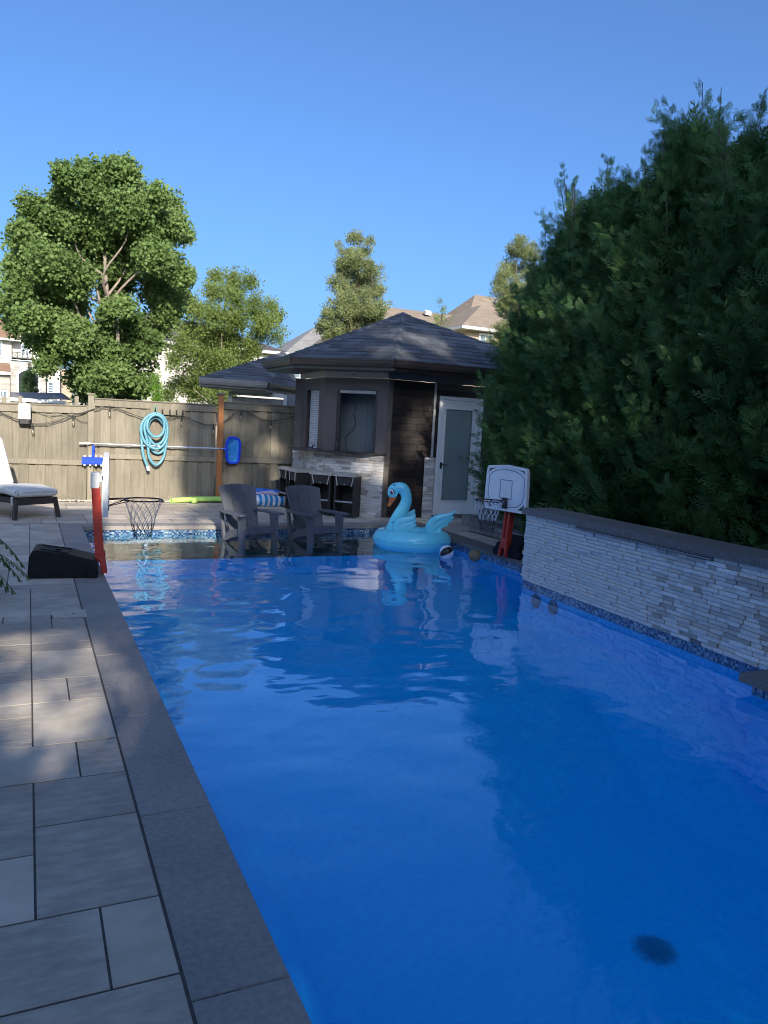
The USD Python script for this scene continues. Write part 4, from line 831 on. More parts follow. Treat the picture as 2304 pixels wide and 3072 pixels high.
# ------------------------------------------------------------------ bar stools
mt['stool_top'] = M('stool_seat', (.42, .385, .33), (.50, .46, .40), scale=20, rough=.6, bump=.1, bscale=120)
mt['weave'] = usdkit.material(stage, '/World/Looks/woven_panel', {'g': ('texture_coordinate', {}), 'w1': ('wave_texture', dict(wave_type='bands', bands_direction='z', scale=28, distortion=1.2)), 'w2': ('wave_texture', dict(wave_type='bands', bands_direction='diagonal', scale=30, distortion=.8)),
    'm': ('math', dict(math_type='multiply')), 'rp': ('rgb_ramp', dict(ramp=[(0, (.012, .010, .010)), (1, (.050, .040, .036))])), 'b': ('bump', dict(strength=.6, distance=.006)), 'p': ('principled_bsdf', dict(roughness=.5))},
    [('g.object', 'w1.vector'), ('g.object', 'w2.vector'), ('w1.fac', 'm.value1'), ('w2.fac', 'm.value2'), ('m.value', 'rp.fac'), ('rp.color', 'p.base_color'), ('m.value', 'b.height'), ('b.normal', 'p.normal')], surface='p.BSDF')
def make_stool(label, loc, rz):
    s = thing('bar_stool', label, 'bar stool', loc, rz)
    H = .80; A = .195
    seat = part(s, 'seat', MB().prism(Polygon(sbox(-A-.015, -A-.015, A+.015, A+.015)).buffer(.015, 3), H-.045, H-.008).prism(Polygon(sbox(-A, -A, A, A)), H-.008, H), mt['stool_top'])
    for x in (-A+.012, A-.012):
        part(s, 'side_panel', MB().box((x, 0, (H-.05)/2), (.022, 2*A-.02, H-.05), ch=.004), mt['weave'])
        part(s, 'front_post', MB().box((x, -A+.02, (H-.05)/2), (.034, .034, H-.05), ch=.005), mt['black'])
        xs_ = x*.86
        part(s, 'bracket', MB().bar((x*.93, -A-.004, H-.05), (x*.74, -A-.004, H-.22), .022, .014, up=(0, 1, 0), ch=.003), mt['stool_top'])
    part(s, 'back_panel', MB().box((0, A-.012, (H-.05)/2), (2*A-.05, .022, H-.05), ch=.004), mt['weave'])
    part(s, 'front_apron', MB().prism(Polygon([(-.135, H-.05), (.135, H-.05), (.12, H-.20), (.06, H-.205), (0, H-.207), (-.06, H-.205), (-.12, H-.20)]), -.008, .008, np.array([[1, 0, 0], [0, 0, -1], [0, 1, 0]], float), (0, -A+.006, 0)), mt['weave'])
    part(s, 'tag', MB().box((0, -A-.005, H-.19), (.03, .004, .016)), mt['metal'])
    part(s, 'footrest', MB().box((0, -A+.015, .29), (2*A-.06, .03, .03), ch=.005), mt['metal'])
    part(s, 'bottom_rail', MB().box((0, A-.04, .03), (2*A-.06, .03, .03)).box((0, 0, .02), (2*A-.06, 2*A-.08, .015)), mt['black'])
    return s
g_ = 'woven bar stools at the pool house counter'
st1 = make_stool('dark woven bar stool nearest the swan float, at the right end of the counter', (5.41, 13.22, 0.002), -42); tag(st1, group=g_)
copy_of(st1, (5.07, 13.56, .002), -43, label='dark woven bar stool second from the right, behind the shaded armchair')
copy_of(st1, (4.815, 14.13, .002), -88, label='dark woven bar stool turned sideways, its wide woven side panel behind the shaded armchair')
copy_of(st1, (4.80, 14.70, .002), -86, label='dark woven bar stool farthest left beside the striped float and the dark bin')
# ------------------------------------------------------------------ swan
mt['swan'] = usdkit.material(stage, '/World/Looks/swan_vinyl', {'p': ('principled_bsdf', dict(base_color=(.19, .75, .88), roughness=.22, specular_ior_level=.6, coat_weight=.3, subsurface_weight=.12, subsurface_scale=.05, subsurface_radius=(.5, .8, 1.0))),
    'g': ('texture_coordinate', {}), 'n': ('noise_texture', dict(scale=16.0, detail=3.0)), 'b': ('bump', dict(strength=.12, distance=.01))}, [('g.object', 'n.vector'), ('n.fac', 'b.height'), ('b.normal', 'p.normal')], surface='p.BSDF')
mt['beak'] = M('beak_orange', (.50, .13, .03), (.56, .16, .04), rough=.3)
mt['ink'] = M('black_print', (.012, .012, .016), rough=.35)
mt['eye_white'] = M('white_print', (.78, .76, .80), rough=.35)
SWO = np.array([5.47, 10.62, WZ])
swan = thing('swan_float', 'large light blue inflatable swan with orange beak floating by the pool corner', 'pool float', SWO, -25)
e1 = np.array([math.cos(YAW), -math.sin(YAW), 0]); e2 = np.array([math.sin(YAW), math.cos(YAW), 0])
def sw(X, Y, d=0.0):
    """a point of the swan: picture position at distance d behind its middle plane, in the float's own axes"""
    r_ = ray(1130+X/6.38, 1420+Y/6.38); t = (np.dot(SWO-ORG, e2)+d)/np.dot(r_, e2); p_ = ORG+t*r_-SWO
    return np.array([np.dot(p_, e1), np.dot(p_, e2), p_[2]])
rA, rB, rt = .455, .36, .158
an = np.arange(72)*2*PI/72
wr_ = 1+.022*np.sin(an*24)*1.0
ringm = MB().tube(np.c_[rA*np.cos(an), rB*np.sin(an), np.full(72, .105)], rt*wr_, 18, closed=True)
part(swan, 'ring', ringm, mt['swan'], smooth=True)
for zz in (-.005, .06): part(swan, 'ring_seam', MB().tube(np.c_[(rA+math.sqrt(rt**2-zz**2)+.003)*np.cos(an), (rB+math.sqrt(rt**2-zz**2)+.003)*np.sin(an), np.full(72, .105-zz)], .004, 6, closed=True), mt['swan'], smooth=True)
part(swan, 'seat_floor', MB().lathe([(0, .11), (.2, .115), (.34, .125), (.42, .13)], sides=36).arrays(), mt['swan'], smooth=True)
k_ = 6.38/ (2308/np.dot(SWO-ORG, _f))   # metres to crop pixels
P2M = np.dot(SWO-ORG, e2)/F/6.38
neck = [((300, 1060), 120), ((330, 960), 108), ((400, 830), 112), ((480, 720), 118), ((545, 600), 112), ((570, 480), 106), ((550, 370), 108), ((490, 290), 112), ((410, 275), 108), ((330, 315), 112), ((305, 385), 98)]
npts = spline([np.r_[sw(*a), b*P2M] for a, b in neck], 46)
nk = smoothed(chain(npts[:, :3], npts[:, 3], 10), .03, 10)
part(swan, 'neck', nk, mt['swan'], smooth=True)
bk = smoothed(chain([sw(300, 470), sw(275, 530), sw(235, 610)], [70*P2M, 48*P2M, 30*P2M], 10), .02, 6)
part(swan, 'beak', bk, mt['beak'], smooth=True)
part(swan, 'beak_band', smoothed(chain([sw(230, 465), sw(305, 480), sw(375, 462)], [28*P2M]*3, 8), .02, 4), mt['ink'], smooth=True)
hc, hr = sw(330, 330), 112*P2M
def on_head(X, Y, lift=.004):
    """a spot of the print on the near side of the head"""
    p_ = sw(X, Y, -.5); q = sw(X, Y, 0); dv = q-p_; dv /= np.linalg.norm(dv); best = None
    loc, ri, _ = nk.ray.intersects_location([p_], [dv]); 
    if len(loc) == 0: return q+np.array([0, -hr, 0])
    return loc[np.argmin(np.linalg.norm(loc-p_, axis=1))]-dv*lift
def decal(pts, name, mat, lift=.004):
    c_ = np.mean(np.array(pts, float), 0); V_ = [on_head(*c_, lift)]+[on_head(*q, lift) for q in pts]; n_ = len(pts)
    V2 = V_+[q+np.array([0, .012, 0]) for q in V_]
    f_ = [[0, 1+(i_+1) % n_, 1+i_] for i_ in range(n_)]+[[n_+1, n_+2+i_, n_+2+(i_+1) % n_] for i_ in range(n_)]
    part(swan, name, (np.array(V2), np.array(f_)), mat)
decal([(250, 330), (285, 300), (320, 325), (335, 380), (320, 415), (280, 415), (255, 380)], 'eye_patch', mt['eye_white'])
decal([(262, 345), (285, 335), (305, 365), (312, 400), (295, 412), (270, 395)], 'pupil', mt['ink'], .008)
part(swan, 'eyelid_line', MB().tube([on_head(*q, .004) for q in ((275, 280), (300, 290), (320, 330), (335, 370), (335, 405))], .0042, 5).tube([on_head(*q, .004) for q in ((322, 335), (345, 325))], .003, 5).tube([on_head(*q, .004) for q in ((330, 355), (355, 350))], .003, 5).tube([on_head(*q, .004) for q in ((335, 378), (358, 382))], .003, 5), mt['ink'])
part(swan, 'eyebrow', MB().tube([on_head(*q, .004) for q in ((305, 222), (325, 215), (345, 228), (352, 248))], [.003, .007, .007, .003], 6), mt['ink'])
def feather(pts, rad, d, flat=.55):
    q = np.array([np.r_[sw(*a, 0)[[0, 2]], r_*P2M] for a, r_ in zip(pts, rad)]); s_ = spline(q, 14)
    m_ = chain(np.c_[s_[:, 0], s_[:, 1]*0, s_[:, 1]], s_[:, 2], 9); return m_.scale((1, flat, 1)).translate((0, d, 0))
def wing(lobes, d, name, flat):
    m_ = mf.Manifold()
    for p_, r_ in lobes: m_ += feather(p_, r_, d, flat)
    part(swan, name, smoothed(m_, .028, 5), mt['swan'], smooth=True)
wing([([(420, 1130), (410, 1000), (460, 900), (570, 870), (680, 820), (715, 745)], [95, 100, 95, 75, 55, 16]), ([(430, 1050), (540, 960), (660, 925), (735, 860)], [105, 80, 52, 22]), ([(430, 1090), (550, 1010), (660, 985), (735, 950)], [100, 70, 46, 20]), ([(450, 1110), (550, 1065), (640, 1050), (700, 1025)], [90, 52, 38, 18]), ([(440, 1140), (520, 1110)], [65, 25])], -.24, 'wing', .45)
wing([([(420, 1080), (410, 960), (460, 880), (570, 850), (690, 800), (730, 730)], [95, 100, 95, 75, 55, 16]), ([(430, 1010), (540, 930), (660, 890), (735, 830)], [105, 80, 52, 22]), ([(430, 1050), (550, 980), (660, 955), (735, 920)], [100, 70, 46, 20])], .26, 'wing', .45)
wing([([(1030, 1150), (1030, 1040), (1090, 940), (1220, 860), (1400, 815), (1515, 725)], [110, 105, 95, 80, 48, 14]), ([(1060, 1080), (1180, 960), (1330, 900), (1480, 850)], [100, 70, 52, 18]), ([(1060, 1110), (1180, 1000), (1310, 950), (1440, 915)], [90, 58, 46, 16]), ([(1100, 1110), (1200, 1030), (1290, 1010), (1370, 985)], [70, 45, 38, 16])], .05, 'tail', .6)
wing([([(1080, 1190), (1150, 1110), (1205, 1015)], [42, 55, 20]), ([(1180, 1220), (1190, 1120), (1210, 1020)], [35, 40, 18])], -.2, 'tail_fin', .35)
part(swan, 'valve', MB().tube([on_head(300, 935, .0), on_head(300, 935, .016)], .010, 8), mt['ink'])
# ------------------------------------------------------------------ balls
def gore_ball(name, label, loc, R_, mats, gores, axis, parts_name='panel', cat='ball'):
    b = thing(name, label, cat, loc); Mx = rot(axis[0], axis[1])
    per = 6; nl = 13
    for g in range(gores):
        an_ = np.linspace(0, 1, per+1)*2*PI/gores+g*2*PI/gores; la = np.linspace(-PI/2, PI/2, nl)
        v = np.array([[math.cos(l)*math.cos(a), math.cos(l)*math.sin(a), math.sin(l)] for l in la for a in an_])*R_
        i_, j_ = np.meshgrid(np.arange(nl-1), np.arange(per), indexing='ij'); k0 = i_*(per+1)+j_
        f = np.stack([k0, k0+1, k0+per+2, k0+per+1], -1).reshape(-1, 4)
        part(b, parts_name, (v @ Mx.T, f), mats[g % len(mats)], smooth=True)
    return b
mt['ball_black'] = M('ball_black', (.015, .015, .02), rough=.3); mt['ball_white'] = M('ball_white', (.78, .78, .80), rough=.3)
mt['ball_tan'] = M('ball_tan', (.17, .14, .075), (.22, .18, .10), scale=30, rough=.7)
mt['ball_green'] = M('ball_green', (.30, .55, .10), rough=.5); mt['ball_lime'] = M('ball_lime', (.52, .72, .22), rough=.5)
p1_ = at(1343, 1673, WZ); gore_ball('beach_ball', 'small black and white beach ball floating in front of the swan', (5.50, 9.56, WZ+.078), .103, [mt['ball_white'], mt['ball_black']], 6, ((.55, 1, .25), 62))
tb = gore_ball('rubber_ball', 'dull tan ball floating against the right pool edge', (5.83, 9.33, WZ+.066), .090, [mt['ball_tan']], 4, ((1, .3, 0), 50))
gb = gore_ball('striped_ball', 'small lime green striped ball in front of the green pool noodle', (2.98, 15.22, .068), .066, [mt['ball_lime'], mt['ball_green']], 10, ((1, .2, .3), 70))
# noodles, floats and bin between fence and chairs
mt['noodle_g'] = M('noodle_green', (.42, .68, .14), (.48, .74, .18), scale=12, rough=.7); mt['noodle_b'] = M('noodle_blue', (.02, .16, .62), (.03, .20, .70), scale=12, rough=.6)
nd = thing('pool_noodle', 'lime green foam pool noodle lying on the paving against the orange post', 'pool noodle', (3.1, 15.42, .05))
part(nd, 'foam', MB().tube(spline([(-.55, -.12, .0), (-.2, -.02, .015), (.2, .0, .03), (.7, -.02, .02)], 24), .05, 16, caps=False).tube(spline([(-.55, -.12, .0), (-.2, -.02, .015), (.2, .0, .03), (.7, -.02, .02)], 24), .018, 10, caps=False).add(*(lambda: (np.array([[-.55+.0, -.12+r_*math.cos(a), r_*math.sin(a)] for a in np.arange(16)*PI/8 for r_ in (.018, .05)]), np.array([[2*i_, 2*i_+1, (2*i_+3) % 32, (2*i_+2) % 32] for i_ in range(16)])))()), mt['noodle_g'], smooth=40)
nb = thing('blue_noodle', 'blue foam noodle resting above the striped float behind the armchairs', 'pool noodle', (4.2, 15.1, .26))
part(nb, 'foam', MB().tube(spline([(-.42, .0, -.04), (-.1, .02, .02), (.3, .02, .01), (.65, 0, -.01)], 20), .055, 16), mt['noodle_b'], smooth=40)
mt['stripe'] = usdkit.material(stage, '/World/Looks/blue_white_stripes', {'g': ('texture_coordinate', {}), 'sx': ('separate_xyz', {}), 'm': ('math', dict(math_type='multiply', value2=8.6)), 'f': ('math', dict(math_type='fraction')), 'l': ('math', dict(math_type='less_than', value2=.5)), 'x': ('mix_color', dict(a=(.70, .72, .78), b=(.01, .26, .62))), 'p': ('principled_bsdf', dict(roughness=.35))},
    [('g.object', 'sx.vector'), ('sx.x', 'm.value1'), ('m.value', 'f.value1'), ('f.value', 'l.value1'), ('l.value', 'x.fac'), ('x.result', 'p.base_color')], surface='p.BSDF')
mt['pink'] = M('pink_float', (.50, .36, .52), (.66, .60, .70), scale=4, rough=.4)
sf = thing('striped_float', 'deflated blue and white striped float lying behind the left armchair', 'pool float', (4.38, 14.86, .13), 6)
sm = smoothed(chain([(-.27, 0, .0), (-.12, 0, -.01), (.1, .02, -.02), (.38, .02, -.02)], [.09, .125, .11, .105], 10), .04, 6); sm.vertices += .02*(meshkit.noise(sm.vertices*11, 4)-.5)[:, None]
part(sf, 'tube', sm, mt['stripe'], smooth=True)
sm = smoothed(chain([(-.2, .12, .12), (.1, .12, .13), (.35, .1, .09)], [.03, .045, .03], 8), .04, 4); sm.vertices += .02*(meshkit.noise(sm.vertices*15, 6)-.5)[:, None]
part(sf, 'fold', sm, mt['pink'], smooth=True)
pf = thing('pink_float', 'crumpled pale pink float on the paving beside the striped float', 'pool float', (3.98, 14.92, .10))
sm = smoothed(chain([(-.25, 0, -.02), (.0, .03, .05), (.2, -.02, -.03)], [.08, .10, .07], 10), .04, 6); sm.vertices += .05*(meshkit.noise(sm.vertices*9, 8)-.5)[:, None]
part(pf, 'vinyl', sm, mt['pink'], smooth=True)
bn = thing('dark_bin', 'small dark storage bin against the fence behind the stools', 'bin', (4.93, 15.40, 0))
part(bn, 'body', MB().mesh(mf.Manifold.hull_points(np.array([[sx*(.16 if z == 0 else .2), sy*(.12 if z == 0 else .15), z] for sx in (-1, 1) for sy in (-1, 1) for z in (0, .46)]))), mt['black']); part(bn, 'lid', MB().box((0, 0, .475), (.43, .33, .03), ch=.01), mt['black'])
# things on the counter
cl = thing('corkscrew_stand', 'small dark metal gadget standing on the bar counter by the shutter', 'gadget', (4.98, 14.05, 1.204))
part(cl, 'base', MB().lathe([(0, .012), (.045, .012), (.05, 0)], sides=14), mt['black']); part(cl, 'arm', MB().tube([(0, 0, .01), (-.01, 0, .07), (.03, .0, .10), (.02, 0, .05)], .012, 8).tube([(0, 0, .05), (-.07, 0, .03)], .010, 8), mt['black']); part(cl, 'lead', MB().tube(spline([(.04, 0, .006), (.15, -.08, .006), (.22, -.10, .006)], 12), .006, 6), mt['black'])
bt = thing('dark_bottle', 'dark bottle shaped sprayer standing at the left side of the bar window', 'bottle', (*on(FC, wl+.05, .02, 1.205),))
part(bt, 'body', MB().lathe([(0, 0), (.045, 0), (.045, .09), (.03, .13), (.014, .17), (.012, .21), (0, .21)], sides=14), mt['black'], smooth=40); part(bt, 'nozzle', MB().box((.012, 0, .225), (.05, .022, .03), ch=.005), mt['black'])
# black grate by the hedge
gr = thing('metal_grate', 'small black metal grate on the steps behind the right hoop', 'grate', (7.45, 10.15, .345))
for k in range(6): part(gr, 'bar', MB().box((-.12+k*.05, 0, .11), (.014, .014, .22)), mt['black'])
part(gr, 'frame', MB().box((0, 0, .225), (.30, .02, .02)).box((0, 0, .01), (.30, .02, .02)), mt['black'])
# submerged cleaner near the drain
mt['drain'] = usdkit.material(stage, '/World/Looks/drain_blurred', {'tc': ('texture_coordinate', {}), 'ln': ('vector_math', dict(math_type='length')), 'n': ('noise_texture', dict(scale=22.0, detail=4.0)), 'a': ('math', dict(math_type='multiply_add', value2=.10)), 'mr': ('map_range', dict(from_min=.13, from_max=.20, to_min=.5, to_max=0.0, clamp=True)),
    'p': ('principled_bsdf', dict(base_color=(.008, .08, .14), roughness=.7)), 't': ('transparent_bsdf', {}), 'm': ('mix_closure', {})},
    [('tc.object', 'ln.vector1'), ('tc.object', 'n.vector'), ('n.fac', 'a.value1'), ('ln.value', 'a.value3'), ('a.value', 'mr.value'), ('mr.result', 'm.fac'), ('t.BSDF', 'm.closure1'), ('p.BSDF', 'm.closure2')], surface='m.closure')
dp = at(1965, 2847, -1.19)
dr = thing('main_drain', 'round dark drain cover on the deep pool floor at the lower right', 'drain', (dp[0], dp[1], -float(depth(dp[0], dp[1]))+.006))
part(dr, 'cover', MB().lathe([(0, .012), (.10, .010), (.15, .002)], sides=32), mt['drain'], smooth=30)
# ------------------------------------------------------------------ fern
mt['fern'] = leafmat('fern_leaf', (.045, .10, .015), (.09, .16, .03), .3)
fn = thing('potted_fern', 'potted fern whose arching fronds reach in at the left edge', 'plant', (-.80, 7.3, 0))
part(fn, 'pot', MB().lathe([(0, 0), (.15, 0), (.20, .30), (.215, .30), (.215, .34), (.19, .34), (.18, .30), (0, .30)], sides=20), mt['black'], smooth=40)
for k in range(20):
    a_ = rng.uniform(0, 2*PI) if k > 5 else (-.45+.2*k); L_ = rng.uniform(.55, .85); up_ = rng.uniform(.2, .5); q = []
    for t in np.linspace(0, 1, 22): q.append((L_*t*math.cos(a_)*1.0, L_*t*math.sin(a_), .32+up_*math.sin(t*2.6)*.9-.28*t*t))
    q = np.array(q); m_ = MB(); m_.tube(q, .003, 4); sd = np.array([-math.sin(a_), math.cos(a_), 0])
    for i_ in range(2, 21):
        ln_ = .10*math.sin(PI*(i_/21)**.8)+.01; fw = (q[i_]-q[i_-1])*.48
        for s_ in (-1, 1):
            tip = q[i_]+sd*s_*ln_+(0, 0, -.035)+fw*.6; m_.quad(q[i_]-fw*.4, (q[i_]-fw+tip)/2+(0, 0, .006), tip, (q[i_]+fw*2+tip)/2)
    part(fn, 'frond', m_, mt['fern'])
# ------------------------------------------------------------------ trees
def quats(dirs_z, spin):
    """rotations that take +z to dirs_z, spun about it; as (w, x, y, z)"""
    d = dirs_z/np.linalg.norm(dirs_z, axis=1, keepdims=True); n = len(d)
    a = np.cross(np.tile([0, 0, 1.0], (n, 1)), d); w = 1+d[:, 2]; q = np.c_[w, a]; bad = np.linalg.norm(q, axis=1) < 1e-6; q[bad] = (0, 1, 0, 0); q /= np.linalg.norm(q, axis=1, keepdims=True)
    s = np.c_[np.cos(spin/2), np.zeros(n), np.zeros(n), np.sin(spin/2)]
    w1, x1, y1, z1 = q.T; w2, x2, y2, z2 = s.T
    return np.c_[w1*w2-x1*x2-y1*y2-z1*z2, w1*x2+x1*w2+y1*z2-z1*y2, w1*y2-x1*z2+y1*w2+z1*x2, w1*z2+x1*y2-y1*x2+z1*w2]
def scatter(parent, name, protos, pos, quat, scale, kind=None):
    pp = path_of(parent); path = f'{pp}/{numbered(pp, name)}'
    pi = UsdGeom.PointInstancer.Define(stage, path); rel = pi.CreatePrototypesRel()
    for k, (mesh, mat) in enumerate(protos):
        m = usdkit.mesh(stage, f'{path}/source_{k}', mesh, mat); rel.AddTarget(m.GetPath())
    n = len(pos)
    pi.CreatePositionsAttr(Vt.Vec3fArray.FromNumpy(np.asarray(pos, np.float32)))
    pi.CreateOrientationsAttr(Vt.QuathArray([Gf.Quath(float(q[0]), float(q[1]), float(q[2]), float(q[3])) for q in quat]))
    sc = np.asarray(scale, np.float32); sc = np.repeat(sc[:, None], 3, 1) if sc.ndim == 1 else sc
    pi.CreateScalesAttr(Vt.Vec3fArray.FromNumpy(sc)); pi.CreateProtoIndicesAttr(Vt.IntArray.FromNumpy((np.arange(n) % len(protos)).astype(np.int32)))
    tag(pi.GetPrim(), kind=kind); return pi.GetPrim()
def leaf_cluster(seed, n=26, R_=.24, ls=.085, width=.8, droop=.3):
    r = np.random.default_rng(seed); v, f = [], []
    for k in range(n):
        c = r.normal(size=3); c *= R_*r.uniform(.25, 1)/np.linalg.norm(c); d = r.normal(size=3); d[2] -= droop*2; d += c/R_; d /= np.linalg.norm(d)
        s = np.cross(d, r.normal(size=3)); s /= np.linalg.norm(s); u = np.cross(s, d); L_ = ls*r.uniform(.7, 1.25); W_ = L_*width*.5
        o = len(v); v += [c, c+d*L_*.4+s*W_+u*W_*.3, c+d*L_, c+d*L_*.4-s*W_+u*W_*.3]; f += [[o, o+1, o+2], [o, o+2, o+3]]
    return np.array(v), np.array(f)
def cedar_spray(seed):
    """a flat, forked frond of a cedar hedge, growing along +z"""
    r = np.random.default_rng(seed); v, f = [], []
    def strip(a, b, n_, w0, w1):
        d = b-a; s = np.cross(d, n_); s /= np.linalg.norm(s)+1e-9; o = len(v)
        v.extend([a-s*w0, a+s*w0, b+s*w1, b-s*w1]); f.extend([[o, o+1, o+2], [o, o+2, o+3]])
    for fan in range(2):
        az = r.uniform(0, PI); tl = r.uniform(-.45, .45); x = np.array([math.cos(az), math.sin(az), 0]); base = np.array([r.uniform(-.04, .04), r.uniform(-.04, .04), r.uniform(-.02, .06)])
        ax = np.array([math.sin(tl)*-math.sin(az), math.sin(tl)*math.cos(az), math.cos(tl)]); nrm = np.cross(x, ax); L_ = r.uniform(.22, .32)
        strip(base, base+ax*L_, nrm, .006, .003)
        for k in range(8):
            t = .14+.105*k; sd = 1 if k % 2 else -1; p = base+ax*L_*t; l = (.125-.10*t)*r.uniform(.8, 1.2); d = ax*.72+x*sd*.69+nrm*r.uniform(-.25, .25); e = p+d*l
            strip(p, e, nrm, .006, .0035)
            for j in range(2):
                q = p+d*l*(.35+.3*j); s2 = 1 if j % 2 else -1; strip(q, q+(d*.75+(ax if s2 > 0 else x*sd)*.6)*l*.42, nrm, .0055, .003)
    return np.array(v), np.array(f)
mt['bark_pale'] = M('bark_pale', (.20, .16, .125), (.30, .24, .19), scale=6, rough=.85, bump=.4, bscale=16)
mt['bark_dark'] = M('bark_dark', (.07, .055, .042), (.13, .10, .08), scale=8, rough=.9, bump=.4, bscale=20)
mt['leaf_poplar'] = leafmat('leaf_poplar', (.10, .16, .042), (.16, .23, .068), .34, .5)
mt['leaf_birch'] = leafmat('leaf_birch', (.13, .18, .04), (.20, .255, .07), .38, .6)
mt['leaf_oak'] = leafmat('leaf_oak', (.15, .175, .065), (.22, .245, .10), .28, .7)
mt['leaf_cedar'] = leafmat('leaf_cedar', (.040, .11, .036), (.11, .21, .065), .22, 1.6, vary=.25)
mt['leaf_thuja'] = leafmat('leaf_thuja', (.09, .19, .015), (.13, .25, .02), .3, 2)
mt['leaf_spruce'] = leafmat('leaf_spruce', (.03, .065, .02), (.05, .09, .03), .15, 2)
CL = [leaf_cluster(s_, 30, .27, .105, .9) for s_ in (1, 2, 3)]
CLB = [leaf_cluster(s_, 30, .25, .075, .6, .5) for s_ in (11, 12, 13)]
CLO = [leaf_cluster(s_, 36, .22, .085, .55, -.5) for s_ in (21, 22, 23)]
def limb(parent, name, a, b, r0, r1, mat, bend=.12, sides=7, seed=0):
    a, b = np.array(a, float), np.array(b, float); r = np.random.default_rng(seed); L_ = np.linalg.norm(b-a)
    mid = [(a*(1-t)+b*t)+r.normal(size=3)*L_*bend*t*(1-t)*2+np.array([0, 0, -.10*L_*t*(1-t)]) for t in (.35, .7)]
    s_ = spline([a]+mid+[b], 12); return part(parent, name, MB().tube(s_, np.linspace(r0, r1, 12), sides), mat, smooth=True)
def deciduous(name, label, cat, base, blobs, conv, Y, depth_r, protos, leaf, bark, per=46, trunk_top=.55, trunk_r=.16, group=None, seed=1, cs=1.0, lean=None, nlimb=16, up_bias=.0, soft=.5, fine=1.5, gapv=.56):
    """crown clumps at surveyed places, joined to a forked trunk"""
    r = np.random.default_rng(seed); base = np.array(base, float); t = thing(name, label, cat, base, group=group); C = []
    for (X, Yp, rad) in blobs:
        u, v = conv(X, Yp); p = aty(u, v, Y+r.uniform(-1, 1)*depth_r); C.append((p-base, rad/F*np.dot(p-ORG, _f)*conv(1, 0)[0] if False else rad*(conv(1, 0)[0]-conv(0, 0)[0])/F*np.dot(p-ORG, _f)))
    top = max(c[2] for c, _ in C); mean = np.mean([c for c, _ in C], 0)
    tip = np.array([mean[0] if lean is None else lean, mean[1], top*.93]); tr = spline([(0, 0, -.2), (tip[0]*.15, tip[1]*.15, top*.3), (tip[0]*.6, tip[1]*.6, top*.62), tip], 26)
    part(t, 'trunk', MB().tube(tr, np.linspace(trunk_r, .03, 26), 9), bark, smooth=True)
    order = sorted(C, key=lambda q: -q[1])[:nlimb]
    for k, (c, rad) in enumerate(order):
        h = np.clip((c[2]-.35*np.hypot(*(c[:2]-tip[:2]*.5)))/top-.12, .12, .8); a = tr[int(h*25)]
        limb(t, 'limb', a, c, trunk_r*(1-h)*.55+.02, .015, bark, seed=seed*50+k)
    pos, dr = [], []
    for c, rad in C:
        n = int(per*(rad/.45)**2)+4; d = np.clip(r.normal(size=(n, 3)), -2.1, 2.1); q = c+d*rad*soft*np.array([1.02, 1.25, .95])
        keep = meshkit.noise((q+base)*fine, seed)+.35*meshkit.noise((q+base)*fine*2.7, seed+1) > gapv; q, d = q[keep], d[keep]
        pos.append(q); dr.append(d/np.linalg.norm(d, axis=1, keepdims=True)+np.array([0, 0, .25+up_bias]))
    pos, dr = np.vstack(pos), np.vstack(dr); n = len(pos)
    scatter(t, 'crown', [(p_, leaf) for p_ in protos], pos, quats(dr, r.uniform(0, 2*PI, n)), cs*r.uniform(.75, 1.25, n)); return t
k1 = lambda X, Y: (X/1.8433, 400+Y/1.8433)
POP = [(600, 190, 55), (680, 205, 62), (590, 280, 80), (700, 320, 88), (345, 225, 48), (365, 320, 65), (455, 200, 38), (480, 300, 78), (560, 400, 95), (700, 440, 105), (790, 380, 60), (320, 430, 75), (420, 480, 95), (165, 395, 42), (200, 490, 78), (290, 560, 95), (110, 550, 52), (60, 640, 52), (150, 650, 85), (45, 740, 46), (880, 345, 44), (930, 410, 62), (965, 510, 68), (860, 540, 95), (1010, 560, 48), (740, 590, 95), (570, 560, 90), (440, 640, 100), (270, 700, 95), (120, 770, 75), (985, 640, 52), (860, 690, 85), (710, 740, 75), (540, 720, 78), (390, 800, 100), (220, 830, 85), (90, 850, 64), (60, 950, 62), (930, 750, 75), (1010, 800, 46), (995, 910, 56), (885, 860, 92), (920, 980, 85), (850, 1080, 82), (740, 1060, 55), (400, 950, 85), (260, 950, 80), (150, 1000, 74), (85, 1050, 55), (330, 1060, 82), (210, 1130, 72), (430, 1120, 85), (320, 1200, 80), (255, 1255, 52), (480, 1230, 80), (600, 1220, 70), (700, 1220, 76), (800, 1180, 72), (760, 1300, 74), (650, 1340, 84), (540, 1340, 84), (430, 1360, 52), (600, 1430, 62), (720, 1420, 56), (480, 1430, 46), (780, 1400, 46), (250, 1300, 26), (600, 985, 50), (615, 860, 50), (640, 660, 55), (600, 760, 55), (680, 840, 55), (620, 910, 50), (655, 1120, 58), (690, 960, 45), (560, 1110, 60), (520, 180, 20), (1040, 520, 26), (1035, 770, 24)]
tb_ = aty(330, 1190, 27.5)
poplar = deciduous('poplar_tree', 'tall spreading poplar in full sunlight behind the fence at the left', 'tree', (tb_[0]+.1, 27.5, 0), POP, k1, 27.5, 1.9, CL, mt['leaf_poplar'], mt['bark_pale'], per=105, trunk_r=.15, seed=3, cs=1.0, nlimb=10, gapv=.50)
for k, (a, b) in enumerate((((590, 1210), (490, 990)), ((650, 1160), (640, 960)))):
    A, B = aty(*k1(*a), 26.6), aty(*k1(*b), 27.2); o_ = np.array([tb_[0]+.1, 27.5, 0]); limb(poplar, 'limb', A-o_, B-o_, .06, .03, mt['bark_pale'], .05, seed=700+k)
